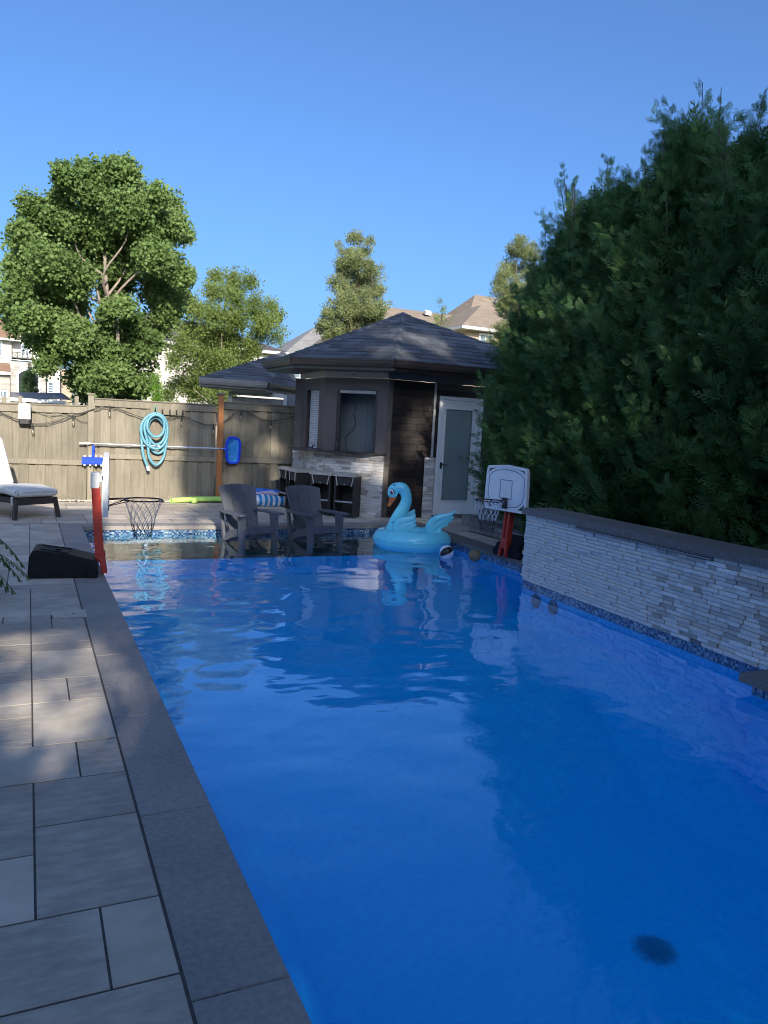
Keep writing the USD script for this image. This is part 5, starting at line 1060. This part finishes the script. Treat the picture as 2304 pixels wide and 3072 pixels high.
BIR = [(1200, 790, 34), (1290, 825, 52), (1375, 830, 42), (1180, 880, 52), (1290, 920, 70), (1400, 920, 50), (1100, 980, 50), (1190, 1010, 70), (1300, 1040, 60), (1420, 1000, 50), (1500, 960, 32), (1480, 1050, 50), (1540, 1010, 22), (1440, 1100, 50), (1535, 1120, 30), (1060, 1090, 52), (1150, 1120, 72), (1270, 1150, 70), (1390, 1180, 50), (1010, 1180, 52), (1110, 1230, 72), (1220, 1260, 72), (1340, 1250, 50), (965, 1260, 48), (1060, 1330, 72), (1170, 1360, 72), (1270, 1340, 52), (970, 1380, 48), (1080, 1430, 62), (1200, 1440, 62), (935, 1440, 32), (1280, 1420, 34)]
bb = aty(650, 1200, 23.5)
deciduous('birch_tree', 'lighter green young birch between the tall poplar and the grey shed', 'tree', (bb[0], 23.5, 0), BIR, k1, 23.5, .9, CLB, mt['leaf_birch'], mt['bark_pale'], per=150, trunk_r=.06, seed=5, cs=.85, nlimb=9, fine=2.0, gapv=.44)
k0 = lambda X, Y: (X, Y)
OAK = [(1062, 712, 16), (1040, 745, 20), (1090, 745, 20), (1110, 722, 9), (1060, 780, 28), (1025, 800, 22), (1105, 800, 23), (1050, 840, 36), (1100, 860, 34), (1015, 860, 22), (1130, 880, 17), (1030, 910, 36), (1090, 920, 42), (1135, 930, 19), (988, 950, 22), (1040, 970, 36), (1110, 970, 32), (967, 985, 16), (1000, 1000, 26), (1070, 1000, 28), (1120, 1010, 24), (1050, 1040, 34)]
ob = aty(1075, 1200, 31)
deciduous('columnar_oak', 'narrow upright oak rising behind the peak of the pool house roof', 'tree', (ob[0], 31, 0), OAK, k0, 31, .8, CLO, mt['leaf_oak'], mt['bark_dark'], per=130, trunk_r=.10, seed=7, cs=.85, soft=.62, gapv=.5, nlimb=12, up_bias=.8)
OAK2 = [(1560, 725, 14), (1545, 760, 20), (1585, 760, 23), (1530, 800, 19), (1570, 820, 33), (1510, 830, 15), (1500, 855, 12), (1522, 880, 28), (1570, 880, 38), (1507, 930, 20), (1545, 940, 33), (1512, 990, 23), (1550, 1000, 28), (1482, 1040, 17), (1522, 1060, 28), (1492, 1090, 18), (1550, 1080, 28), (1480, 1160, 23), (1492, 1220, 18), (1520, 1140, 28), (1620, 900, 40), (1620, 1000, 40), (1540, 1200, 30)]
ob = aty(1555, 1250, 29)
deciduous('columnar_oak', 'sunlit narrow oak showing at the far end of the cedar hedge', 'tree', (ob[0], 29, 0), OAK2, k0, 29, .8, CLO, mt['leaf_oak'], mt['bark_dark'], per=130, trunk_r=.10, seed=8, cs=.85, soft=.62, gapv=.5, nlimb=12, up_bias=.8)
SAP = [(1320, 907, 6), (1330, 930, 11), (1311, 950, 11), (1335, 965, 14), (1311, 985, 14), (1335, 1000, 15), (1302, 1005, 8), (1325, 1030, 16), (1345, 1010, 8)]
ob = aty(1325, 1200, 27)
deciduous('sapling', 'thin sapling top poking up right of the pool house roof peak', 'tree', (ob[0], 27, 0), SAP, k0, 27, .3, CLB, mt['leaf_birch'], mt['bark_dark'], per=55, trunk_r=.05, seed=9, cs=.62, nlimb=5, gapv=.3)
THU = [(471, 1124, 5), (470, 1140, 9), (474, 1156, 11), (468, 1170, 13), (478, 1185, 14), (468, 1200, 15), (485, 1205, 13)]
ob = aty(472, 1240, 21)
deciduous('bright_shrub', 'small pointed yellow-green shrub behind the fence between poplar and birch', 'shrub', (ob[0], 21, 0), THU, k0, 21, .1, CLB, mt['leaf_thuja'], mt['bark_dark'], per=240, trunk_r=.04, seed=10, cs=.42, nlimb=3, gapv=.2)
kL = lambda X, Y: (X/6.38, 900+Y/6.38)
SPR = [(562, 1240, 16), (562, 1300, 30), (555, 1370, 60), (500, 1430, 55), (620, 1430, 60), (560, 1480, 90), (460, 1550, 60), (660, 1560, 70), (560, 1600, 100), (450, 1680, 60), (670, 1690, 75), (560, 1730, 110), (430, 1750, 40), (700, 1750, 40), (560, 1850, 120)]
ob = aty(88, 1260, 36)
deciduous('spruce_tree', 'small dark spruce standing in front of the arched porch of the left house', 'tree', (ob[0], 36, -.5), SPR, kL, 36, .2, CLO, mt['leaf_spruce'], mt['bark_dark'], per=150, trunk_r=.07, seed=12, cs=.5, nlimb=4, gapv=.3)

# ------------------------------------------------------------------ cedar hedge
SPRAY = [cedar_spray(s_) for s_ in (31, 32, 33, 34)]
def cedar(label, x, y, H, R_, n, seed, tips=8):
    """upright feathery shoots over a filled core, with loose leaders on top"""
    r = np.random.default_rng(seed); t = thing('cedar_tree', label, 'cedar', (x, y, .1))
    part(t, 'trunk', MB().tube(spline([(0, 0, -.1), (.04, .02, H*.4), (-.02, .03, H*.97)], 16), np.linspace(.09, .012, 16), 7), mt['bark_dark'], smooth=True)
    prof = lambda f_: R_*np.interp(f_, [0, .08, .3, .55, .75, .88, 1], [.80, .95, 1.0, .86, .57, .28, .04])
    P_, D_, S_ = [], [], []
    def add(p_, d_, s_): P_.append(p_); D_.append(d_); S_.append(s_)
    m_ = MB(); ns = int(60*H)
    for k in range(ns):                                           # shoots
        f_ = r.beta(1.1, 1.3); a = r.uniform(0, 2*PI); z = f_*H*.93
        lump = .50+.80*meshkit.noise(np.array([[math.cos(a)*2.4, math.sin(a)*2.4, z*1.7]]), seed)[0]
        rr = prof(f_)*lump*r.uniform(.70, 1.0); b_ = np.array([rr*math.cos(a), rr*math.sin(a), z]); d = np.array([math.cos(a)*.42, math.sin(a)*.42, .85])+r.normal(size=3)*.16; d /= np.linalg.norm(d)
        L_ = r.uniform(.45, .95); c_ = 16; tt = (np.arange(c_)+.5)/c_; q = b_+d*L_*tt[:, None]+np.array([math.cos(a), math.sin(a), -.3])*.10*(tt**2)[:, None]
        pa = r.normal(size=(c_, 3)); pa -= (pa@d)[:, None]*d; pa /= np.linalg.norm(pa, axis=1, keepdims=True)
        add(q, d*.75+pa*.85+np.array([math.cos(a), math.sin(a), 0])*.35, (1.08-.62*tt)*r.uniform(.7, 1.1, c_))
    f_ = r.beta(1.05, 1.25, n); a = r.uniform(0, 2*PI, n); z = f_*H*.95; lump = .50+.80*meshkit.noise(np.c_[np.cos(a)*2.4, np.sin(a)*2.4, z*1.7], seed)
    rr = prof(f_)*lump*(r.uniform(.1, .85, n)**.5); add(np.c_[rr*np.cos(a), rr*np.sin(a), z], np.c_[np.cos(a)*.8, np.sin(a)*.8, np.full(n, .6)]+r.normal(size=(n, 3))*.45, r.uniform(.9, 1.5, n))
    leaders = [(0, 0, H+.38)]+[(R_*.72*math.cos(q), R_*.72*math.sin(q), H*r.uniform(.82, 1.06)) for q in r.uniform(0, 2*PI, tips)]
    for k, L_ in enumerate(leaders):
        L_ = np.array(L_); b_ = np.array([L_[0]*.45, L_[1]*.45, L_[2]*.6]); q = spline([b_, (b_+L_)/2+r.normal(size=3)*.05, L_], 12); m_.tube(q, np.linspace(.018, .004, 12), 5)
        c_ = 42; tt = r.uniform(.15, .99, c_)**.7; p_ = np.array([np.interp(tt, np.linspace(0, 1, 12), q[:, k_]) for k_ in range(3)]).T; a = r.uniform(0, 2*PI, c_)
        add(p_+r.normal(size=(c_, 3))*.03, np.c_[np.cos(a)*.75, np.sin(a)*.75, np.full(c_, .85)], r.uniform(.55, 1.0, c_)*(1.2-.75*tt))
    part(t, 'leader_stems', m_, mt['bark_dark'], smooth=True)
    pos, dr, sc = np.vstack(P_), np.vstack(D_), np.concatenate(S_)
    scatter(t, 'crown', [(p_, mt['leaf_cedar']) for p_ in SPRAY], pos, quats(dr, r.uniform(0, 2*PI, len(pos))), sc)
hedge = [(8.1, 11.15, 4.3, .80, 'cedar at the far end of the hedge whose sprays overlap the door'), (7.9, 10.3, 4.9, .88, 'hedge cedar behind the right hoop, second from the far end'), (7.7, 9.4, 5.3, .94, 'hedge cedar behind the far end of the stone wall'), (7.55, 8.45, 5.1, .95, 'hedge cedar fourth from the pool house end'),
         (7.5, 7.5, 5.6, .98, 'tallest pointed hedge cedar, the highest tip against the sky'), (7.5, 6.55, 5.2, 1.0, 'hedge cedar just right of the tallest one'), (7.5, 5.55, 5.1, 1.05, 'hedge cedar at the right edge of the picture above the wall'), (7.5, 4.45, 5.0, 1.05, 'hedge cedar nearest the viewer, mostly outside the right edge')]
for k, (x, y, H, R_, lab) in enumerate(hedge): cedar('dense dark green '+lab, x, y, H, R_, 1700, 100+k)

# ------------------------------------------------------------------ houses beyond the fence
mt['stucco'] = M('cream_stucco', (.42, .385, .33), (.47, .435, .375), scale=1, rough=.85)
mt['stone_pale'] = usdkit.material(stage, '/World/Looks/pale_stone_veneer', {'g': ('geometry', {}), 'mp': ('mapping', dict(rotation=(PI/2, 0, 0))), 'b': ('brick_texture', dict(scale=1.0, brick_width=.55, row_height=.26, mortar_size=.015, color1=(.38, .345, .30), color2=(.24, .21, .18), mortar=(.37, .34, .30), bias=-.1)), 'p': ('principled_bsdf', dict(roughness=.85))},
    [('g.position', 'mp.vector'), ('mp.vector', 'b.vector'), ('b.color', 'p.base_color')], surface='p.BSDF')
mt['brick_tan'] = usdkit.material(stage, '/World/Looks/tan_brick', {'g': ('geometry', {}), 'mp': ('mapping', dict(rotation=(PI/2, 0, 0))), 'b': ('brick_texture', dict(scale=1.0, brick_width=.30, row_height=.11, mortar_size=.012, color1=(.42, .31, .21), color2=(.33, .23, .15), mortar=(.44, .38, .30))), 'p': ('principled_bsdf', dict(roughness=.85))},
    [('g.position', 'mp.vector'), ('mp.vector', 'b.vector'), ('b.color', 'p.base_color')], surface='p.BSDF')
def roofmat(name, a, b):
    return usdkit.material(stage, f'/World/Looks/{name}', {'g': ('geometry', {}), 'sx': ('separate_xyz', {}), 'm': ('math', dict(math_type='multiply', value2=11.0)), 'fr': ('math', dict(math_type='fraction')), 'l': ('math', dict(math_type='less_than', value2=.14)),
        'mp': ('mapping', dict(scale=(1.2, 1.2, 9))), 'n': ('noise_texture', dict(scale=1.0, detail=4.0)), 'r': ('rgb_ramp', dict(ramp=[(.3, a), (.7, b)])), 'd': ('hsv', dict(hue=.5, saturation=1, value=.72)), 'p': ('principled_bsdf', dict(roughness=.9, specular_ior_level=.2))},
        [('g.position', 'sx.vector'), ('sx.z', 'm.value1'), ('m.value', 'fr.value1'), ('fr.value', 'l.value1'), ('g.position', 'mp.vector'), ('mp.vector', 'n.vector'), ('n.fac', 'r.fac'), ('l.value', 'd.fac'), ('r.color', 'd.color'), ('d.color', 'p.base_color')], surface='p.BSDF')
mt['roof_brown'] = roofmat('far_roof_brown', (.19, .148, .112), (.26, .205, .155)); mt['roof_dark'] = roofmat('far_roof_dark', (.07, .065, .065), (.11, .10, .10)); mt['roof_grey'] = roofmat('far_roof_grey', (.17, .16, .155), (.24, .23, .22)); mt['roof_rust'] = roofmat('far_roof_rust', (.17, .10, .07), (.24, .15, .10))
mt['pane'] = M('far_pane', (.10, .14, .17), (.16, .21, .25), scale=.6, rough=.08, spec=.9)
def hip(parent, x0, x1, y0, y1, z0, z1, mat, over=.45, ridge=None):
    x0 -= over; x1 += over; y0 -= over; y1 += over; h = min(x1-x0, y1-y0)/2; cy = (y0+y1)/2; cx = (x0+x1)/2
    if ridge is None: ra, rb = ((x0+h, cy), (x1-h, cy)) if x1-x0 >= y1-y0 else ((cx, y0+h), (cx, y1-h))
    else: ra, rb = ridge
    v = np.array([(x0, y0, z0), (x1, y0, z0), (x1, y1, z0), (x0, y1, z0), (*ra, z1), (*rb, z1)])
    f = [[0, 1, 5], [0, 5, 4], [2, 3, 4], [2, 4, 5], [1, 2, 5], [3, 0, 4]] if x1-x0 >= y1-y0 else [[0, 1, 4], [1, 2, 5], [1, 5, 4], [2, 3, 5], [3, 0, 4], [3, 4, 5]]
    r_ = part(parent, 'roof', (v, np.array(f)), mat)
    part(r_, 'eaves', MB().box(((x0+x1)/2, y0+.03, z0-.1), (x1-x0, .06, .18)).box((x0+.03, (y0+y1)/2, z0-.1), (.06, y1-y0-.13, .18)).box((x1-.03, (y0+y1)/2, z0-.1), (.06, y1-y0-.13, .18)).box(((x0+x1)/2, (y0+y1)/2, z0-.17), (x1-x0-.14, y1-y0-.14, .02)), mt['trim_grey']); return r_
def far_window(parent, x, y, z, w_, h_, bars=(2, 3), fr=.10):
    wd = part(parent, 'window', MB().box((x, y-.04, z+h_/2+fr/2), (w_+2*fr, .10, fr)).box((x, y-.04, z-h_/2-fr/2), (w_+2*fr, .12, fr)).box((x-w_/2-fr/2, y-.04, z), (fr, .10, h_)).box((x+w_/2+fr/2, y-.04, z), (fr, .10, h_)), mt['white'])
    part(wd, 'pane', MB().box((x, y-.01, z), (w_, .03, h_)), mt['pane'])
    m_ = MB()
    for k in range(1, bars[0]): m_.box((x-w_/2+w_*k/bars[0], y-.035, z), (.05, .02, h_))
    for k in range(1, bars[1]): m_.box((x, y-.036, z-h_/2+h_*k/bars[1]), (w_, .018, .045))
    if m_.n: part(wd, 'glazing_bars', m_, mt['white'])
# right: tan brick house with brown roof
hb = thing('brick_house', 'tan brick house with brown shingle roof behind the pool house and the far hedge', 'house', (0, 0, 0))
part(hb, 'wall', MB().box((28.6, 47.0, 3.6), (13.5, 9.0, 7.6)), mt['brick_tan'])
part(hb, 'wing_wall', MB().box((26.3, 43.6, 3.85), (4.6, 5.2, 7.9)), mt['brick_tan'])
hip(hb, 19.0, 27.5, 43.5, 53.0, 7.35, 9.75, mt['roof_brown'], ridge=((20.5, 48.0), (27.5, 48.0)))
hip(hb, 25.2, 35.0, 43.4, 52.6, 7.4, 11.35, mt['roof_brown'], .5, ridge=((28.6, 48.0), (31.6, 48.0)))
hip(hb, 24.0, 28.6, 41.0, 47.0, 7.98, 9.8, mt['roof_brown'], .75)
far_window(hb, 25.35, 41.0, 7.0, .8, 1.25, (2, 3)); far_window(hb, 27.6, 41.0, 7.0, .8, 1.25, (2, 3))
part(hb, 'porch_beam', MB().box((22.6, 43.2, 7.25), (2.9, .2, .22)).box((23.9, 43.1, 6.9), (.22, .22, .6)), mt['white'])
for x in (24.4, 29.9): part(hb, 'roof_vent', MB().box((x, 47.0, 9.55 if x < 25 else 10.95), (.45, .35, .22), rot((1, 0, 0), 28)), mt['trim_grey'])
part(hb, 'vent_pipe', MB().tube([(22.9, 43.6, 7.3), (22.9, 43.6, 8.2)], .16, 10), mt['gutter_brown'])
# middle: grey roofs showing behind birch and oak
hm = thing('dark_roof_house', 'pale stucco house with dark grey hip roof glimpsed between poplar and birch', 'house', (0, 0, 0))
part(hm, 'wall', MB().box((9.6, 54.5, 2.6), (11.0, 9.0, 7.4)), mt['stucco']); hip(hm, 4.1, 15.1, 50, 59, 6.3, 8.2, mt['roof_dark'], .5)
hip(hm, 2.6, 6.8, 49.0, 54, 6.2, 7.6, mt['roof_dark'], .4); part(hm, 'gable_wall', MB().box((4.7, 51.4, 2.6), (4.2, 4.6, 7.2)), mt['stucco'])
for x in (6.4, 13.2): far_window(hm, x, 50.0, 4.6, .9, 1.4)
hg = thing('grey_roof_house', 'house with light grey roof between birch and the columnar oak', 'house', (0, 0, 0))
part(hg, 'wall', MB().box((20.5, 59.0, 2.4), (8.0, 8.0, 7.6)), mt['stucco']); hip(hg, 16.8, 24.4, 55, 63, 6.2, 9.3, mt['roof_grey'], .5); far_window(hg, 18.2, 55, 4.8, 1.0, 1.4)
# left: pale stone house with arched porch, 80 m away
YH = 78.0
def P3(X, Y, y=YH): p_ = aty(X/6.38, 900+Y/6.38, y); return p_
def rect(parent, name, X0_, Y0_, X1_, Y1_, mat, front=0.0, deep=1.0, z0=None):
    a, b = P3(X0_, Y0_), P3(X1_, Y1_); zb = b[2] if z0 is None else z0
    m_ = MB().box(((a[0]+b[0])/2, YH-front+deep/2, (a[2]+zb)/2), (abs(b[0]-a[0]), deep, abs(a[2]-zb))); return part(parent, name, m_, mat)
hs = thing('stone_house', 'pale stone and stucco house with arched porch and balcony at the far left', 'house', (0, 0, 0))
def X_(X): return P3(X, 1000)[0]
def Z_(Y, X=400): return P3(X, Y)[2]
zb_ = -1.0
part(hs, 'wall', MB().box(((X_(-700)+X_(215))/2, YH+4.6, (Z_(740)+zb_)/2), (X_(215)-X_(-700), 7.2, Z_(740)-zb_)), mt['stucco'])
part(hs, 'stone_wall_lower', MB().box(((X_(-700)+X_(190))/2, YH+.6, (Z_(1400, 100)+zb_)/2), (X_(190)-X_(-700), .8, Z_(1400, 100)-zb_)), mt['stone_pale'])
tw = MB(); xa, xb2, xc, xd = X_(205), X_(330), X_(770), X_(880); zt_ = Z_(1190)
archz = Z_(1330)
arch = Polygon([(xa, zb_), (xd, zb_), (xd, zt_), (xa, zt_)]).difference(Polygon([(X_(365), zb_-1), (X_(735), zb_-1), (X_(735), Z_(1420)), (X_(700), Z_(1385)), (X_(630), Z_(1352)), (X_(555), Z_(1342)), (X_(480), Z_(1352)), (X_(410), Z_(1385)), (X_(365), Z_(1420))]))
part(hs, 'porch', MB().prism(arch, -.9, 0, np.array([[1, 0, 0], [0, 0, -1], [0, 1, 0]], float), (0, YH-.6, 0)), mt['stone_pale'])
tr_ = Polygon([(X_(320), zb_), (X_(320), Z_(1390)), (X_(400), Z_(1330)), (X_(480), Z_(1302)), (X_(555), Z_(1292)), (X_(640), Z_(1302)), (X_(710), Z_(1330)), (X_(775), Z_(1390)), (X_(775), zb_), (X_(735), zb_), (X_(735), Z_(1420)), (X_(700), Z_(1385)), (X_(630), Z_(1352)), (X_(555), Z_(1342)), (X_(480), Z_(1352)), (X_(410), Z_(1385)), (X_(365), Z_(1420)), (X_(365), zb_)])
part(hs, 'arch_trim', MB().prism(tr_, 0.02, .12, np.array([[1, 0, 0], [0, 0, -1], [0, 1, 0]], float), (0, YH-.6, 0)), mt['white'])
rect(hs, 'porch_back_wall', 300, 1250, 800, 1800, mt['trim_grey'], -2.2, .2, z0=zb_)
rect(hs, 'porch_cornice', 190, 1150, 900, 1195, mt['white'], .75, 1.3)
rect(hs, 'upper_wall', 215, 640, 1150, 1150, mt['stucco'], -1.6, 5)
rect(hs, 'side_bay', 905, 1200, 1150, 1800, mt['stucco'], -.9, 4, z0=zb_); rect(hs, 'corner_pilaster', 1110, 1200, 1152, 1800, mt['white'], -.8, .3, z0=zb_)
rect(hs, 'brick_flank', 1155, 1300, 1420, 1800, mt['brick_tan'], -2.5, 5, z0=zb_)
far_window(hs, X_(480), YH+1.6, Z_(930), X_(540)-X_(420), Z_(840)-Z_(1060), (2, 2)); far_window(hs, X_(978), YH+.9, Z_(1660), X_(1022)-X_(934), Z_(1550)-Z_(1780), (1, 5)); far_window(hs, X_(-30), YH+1.0, Z_(950), X_(20)-X_(-70), Z_(830)-Z_(1100), (1, 2)); far_window(hs, X_(30), YH+.2, Z_(1800, 50), X_(110)-X_(-60), Z_(1760, 50)-Z_(1850, 50), (3, 1))
m_ = MB(); xl_, xr_ = X_(235), X_(620); z0_, z1_ = Z_(1130), Z_(1015)
m_.box(((xl_+xr_)/2, YH-.45, z1_), (xr_-xl_, .06, .07)).box(((xl_+xr_)/2, YH-.45, z0_+.08), (xr_-xl_, .06, .05))
for k in range(5): m_.box((xl_+(xr_-xl_)*k/4, YH-.45, (z0_+z1_)/2), (.08, .08, z1_-z0_))
for k in range(4):
    a, b = xl_+(xr_-xl_)*k/4, xl_+(xr_-xl_)*(k+1)/4; m_.bar((a, YH-.45, z0_+.1), (b, YH-.45, z1_-.05), .04, .04).bar((a, YH-.46, z1_-.05), (b, YH-.46, z0_+.1), .04, .04)
part(hs, 'balcony_rail', m_, mt['black'])
hip(hs, X_(-700), X_(195), YH+1.0, YH+9, Z_(720, 100), Z_(40, 0), mt['roof_rust'], .8); hip(hs, X_(215), X_(1150), YH+1.6, YH+9, Z_(640), Z_(150), mt['roof_rust'], .5)
part(hs, 'lower_roof', (np.array([(X_(-700), YH-.3, Z_(1385, 100)), (X_(200), YH-.3, Z_(1385, 100)), (X_(180), YH+1.0, Z_(1195, 100)), (X_(-700), YH+1.0, Z_(1195, 100))]), np.array([[0, 1, 2, 3]])), mt['roof_rust'])
part(hs, 'lower_eaves', MB().box(((X_(-700)+X_(200))/2, YH-.28, Z_(1400, 100)-.02), (X_(200)-X_(-700), .1, .25)), mt['white'])
# neighbour's low roof and fence
nr = thing('low_shed', 'low grey roofed cream shed just beyond the left fence', 'shed', (0, 0, 0))
a, b, c, d = (aty(X/6.38, 900+Y/6.38, 33) for X, Y in ((190, 1890), (1270, 1910), (1225, 1790), (190, 1770)))
part(nr, 'roof', (np.array([a, b, c+(0, 1.6, .05), d+(0, 1.6, .05)]), np.array([[0, 1, 2, 3]])), mt['roof_grey']); part(nr, 'roof_side', (np.array([b, b+(.35, 1.9, -.0), c+(0, 1.6, .05)]), np.array([[0, 1, 2]])), mt['roof_rust'])
part(nr, 'wall', MB().box(((a[0]+b[0])/2, 34.1, (a[2]-.03)/2), (b[0]-a[0]-.1, 2.0, a[2]-.03)), mt['stucco']); part(nr, 'fascia', MB().box(((a[0]+b[0])/2, 33.02, (a[2]+b[2])/2-.06), (b[0]-a[0], .05, .13)), mt['white'])
nf_ = thing('neighbour_fence', 'second brown wood fence with tall posts seen over the left panel', 'fence', (0, 26.0, 0))
for k, X in enumerate((75, 390, 1290, 1470)):
    p_ = aty(X/6.38, 900+(1840 if k != 2 else 1945)/6.38, 26.0); part(nf_, 'post', MB().box((p_[0], 0, p_[2]/2), (.12, .12, p_[2]), ch=.01), mt['board'][0])
for x in np.arange(-3, 6, .16): part(nf_, 'board', MB().box((x+.08, .08, .86+.02*(int(x*6) % 2)), (.155, .02, 1.74)), mt['board'][int(x*50) % 2])
part(nf_, 'rail', MB().box((1.5, .02, 1.78), (9, .08, .09)), mt['board'][1])
# ------------------------------------------------------------------ behind the viewer: the house and trees that shade the pool
hv = thing('home', 'two storey house standing behind the viewer and shading the left paving', 'house', (0, 0, 0))
part(hv, 'ground_floor', MB().box((-8.6, -8.0, 2.6), (13.0, 8.0, 5.2)), mt['brick_tan']); part(hv, 'upper_bay', MB().box((-8.1, -4.8, 6.6), (14.3, 1.6, 2.8)), mt['stucco'])
hip(hv, -15.2, -1.0, -5.6, -4, 8.02, 8.3, mt['roof_brown'], .05)
GAPS = []      # sunlit patches: ground x, y and half sizes that the gaps between the crowns let through
c6 = lambda X, Y: (X/1.556, 1650+Y/1.556)
for X, Y, rx, ry in ((180, 240, 30, 20), (120, 470, 90, 26), (385, 520, 45, 22), (165, 640, 45, 24), (545, 490, 26, 20), (600, 612, 14, 8), (40, 755, 30, 10), (300, 832, 8, 6)):
    a_, b_, c_ = at(*c6(X, Y)), at(*c6(X+rx, Y)), at(*c6(X, Y-ry)); GAPS.append((a_[0], a_[1], abs(b_[0]-a_[0])+.10, abs(c_[1]-a_[1])+.32))
def gap(x, y, z, rx, ry): GAPS.append((x-TO_SUN[0]*z/TO_SUN[2], y-TO_SUN[1]*z/TO_SUN[2], rx, ry))
gap(5.95, 13.0, .98, .17, .55); gap(5.7, 13.2, .85, .12, .3)
for u, v, y in ((1199, 995, 13.6), (1184, 1067, 12.8), (1245, 1000, 13.6), (1340, 1030, 13.2), (1328, 1040, 13.1), (1140, 985, 14.3), (1160, 1060, 12.9)):
    p_ = aty(u, v, y); gap(p_[0], p_[1], p_[2], rng.uniform(.2, .36), rng.uniform(.4, .8))
for u, v in ((790, 1232), (765, 1300), (790, 1345), (850, 1340), (720, 1420), (825, 1425), (690, 1260), (700, 1480)): 
    p_ = aty(u, v, 15.6); gap(p_[0], p_[1], p_[2], rng.uniform(.08, .16), rng.uniform(.2, .45))
for u, v in ((690, 1500), (670, 1580), (655, 1530)): p_ = aty(u, v, 11.2); gap(p_[0], p_[1], p_[2], .17, .6)
def shade_tree(label, x, y, H, x0, x1, z0, z1, seed, step=.9, n=120, cs=.9):
    """a tall crown of overlapping clumps with chance gaps where the photograph shows dapples"""
    r = np.random.default_rng(seed); t = thing('shade_tree', label, 'tree', (x, y, 0))
    part(t, 'trunk', MB().tube([(0, 0, -.1), (.05, 0, H*.4), (0, .05, H*.8)], [.2, .15, .05], 9), mt['bark_dark'], smooth=True)
    blobs = [(bx+r.uniform(-.25, .25), r.uniform(-1, 1), bz+r.uniform(-.25, .25), r.uniform(.65, 1.0)) for bx in np.arange(x0, x1+.01, step) for bz in np.arange(z0, z1+.01, step)]
    pos = []
    for bx, by, bz, br in blobs:
        m_ = int(n*br**2); d = r.normal(size=(m_, 3)); d /= np.linalg.norm(d, axis=1, keepdims=True); pos.append(np.array([bx-x, by, bz])+d*br*(r.uniform(0.1, 1, m_)**.5)[:, None])
    for k in range(8): b_ = blobs[k*len(blobs)//8]; limb(t, 'limb', (0, 0, H*.35), (b_[0]-x, b_[1], b_[2]), .07, .02, mt['bark_dark'], seed=seed+k)
    pos = np.vstack(pos); w_ = pos+np.array([x, y, 0]); g_ = w_-TO_SUN*(w_[:, 2:]/TO_SUN[2]); keep = np.ones(len(pos), bool); stay = r.random(len(pos)) < .07
    for gx_, gy_, rx, ry in GAPS: keep &= (((g_[:, 0]-gx_)/(rx+.15))**2+((g_[:, 1]-gy_)/(ry+.40))**2 > 1) | stay
    pos = pos[keep]
    scatter(t, 'crown', [(p_, mt['leaf_poplar']) for p_ in CL], pos, quats(r.normal(size=(len(pos), 3)), r.uniform(0, 6.28, len(pos))), cs*r.uniform(.8, 1.3, len(pos)))
shade_tree('broad leafy tree behind the viewer, left of centre, dappling the coping', -.9, -10, 6.2, -2.6, .95, 3.4, 8.5, 41)
shade_tree('tall leafy tree behind the viewer shading the middle of the pool', 2.4, -10, 12, .5, 4.2, 1.8, 14.6, 42, step=.75)
shade_tree('tall leafy tree behind the viewer shading the right of the pool', 7.0, -10, 12.6, 5.0, 9.2, 1.8, 15.0, 43, step=.78)
shade_tree('tall leafy tree behind the viewer shading the cedar hedge', 12.0, -10, 12.6, 10.0, 13.8, 1.8, 15.0, 44)
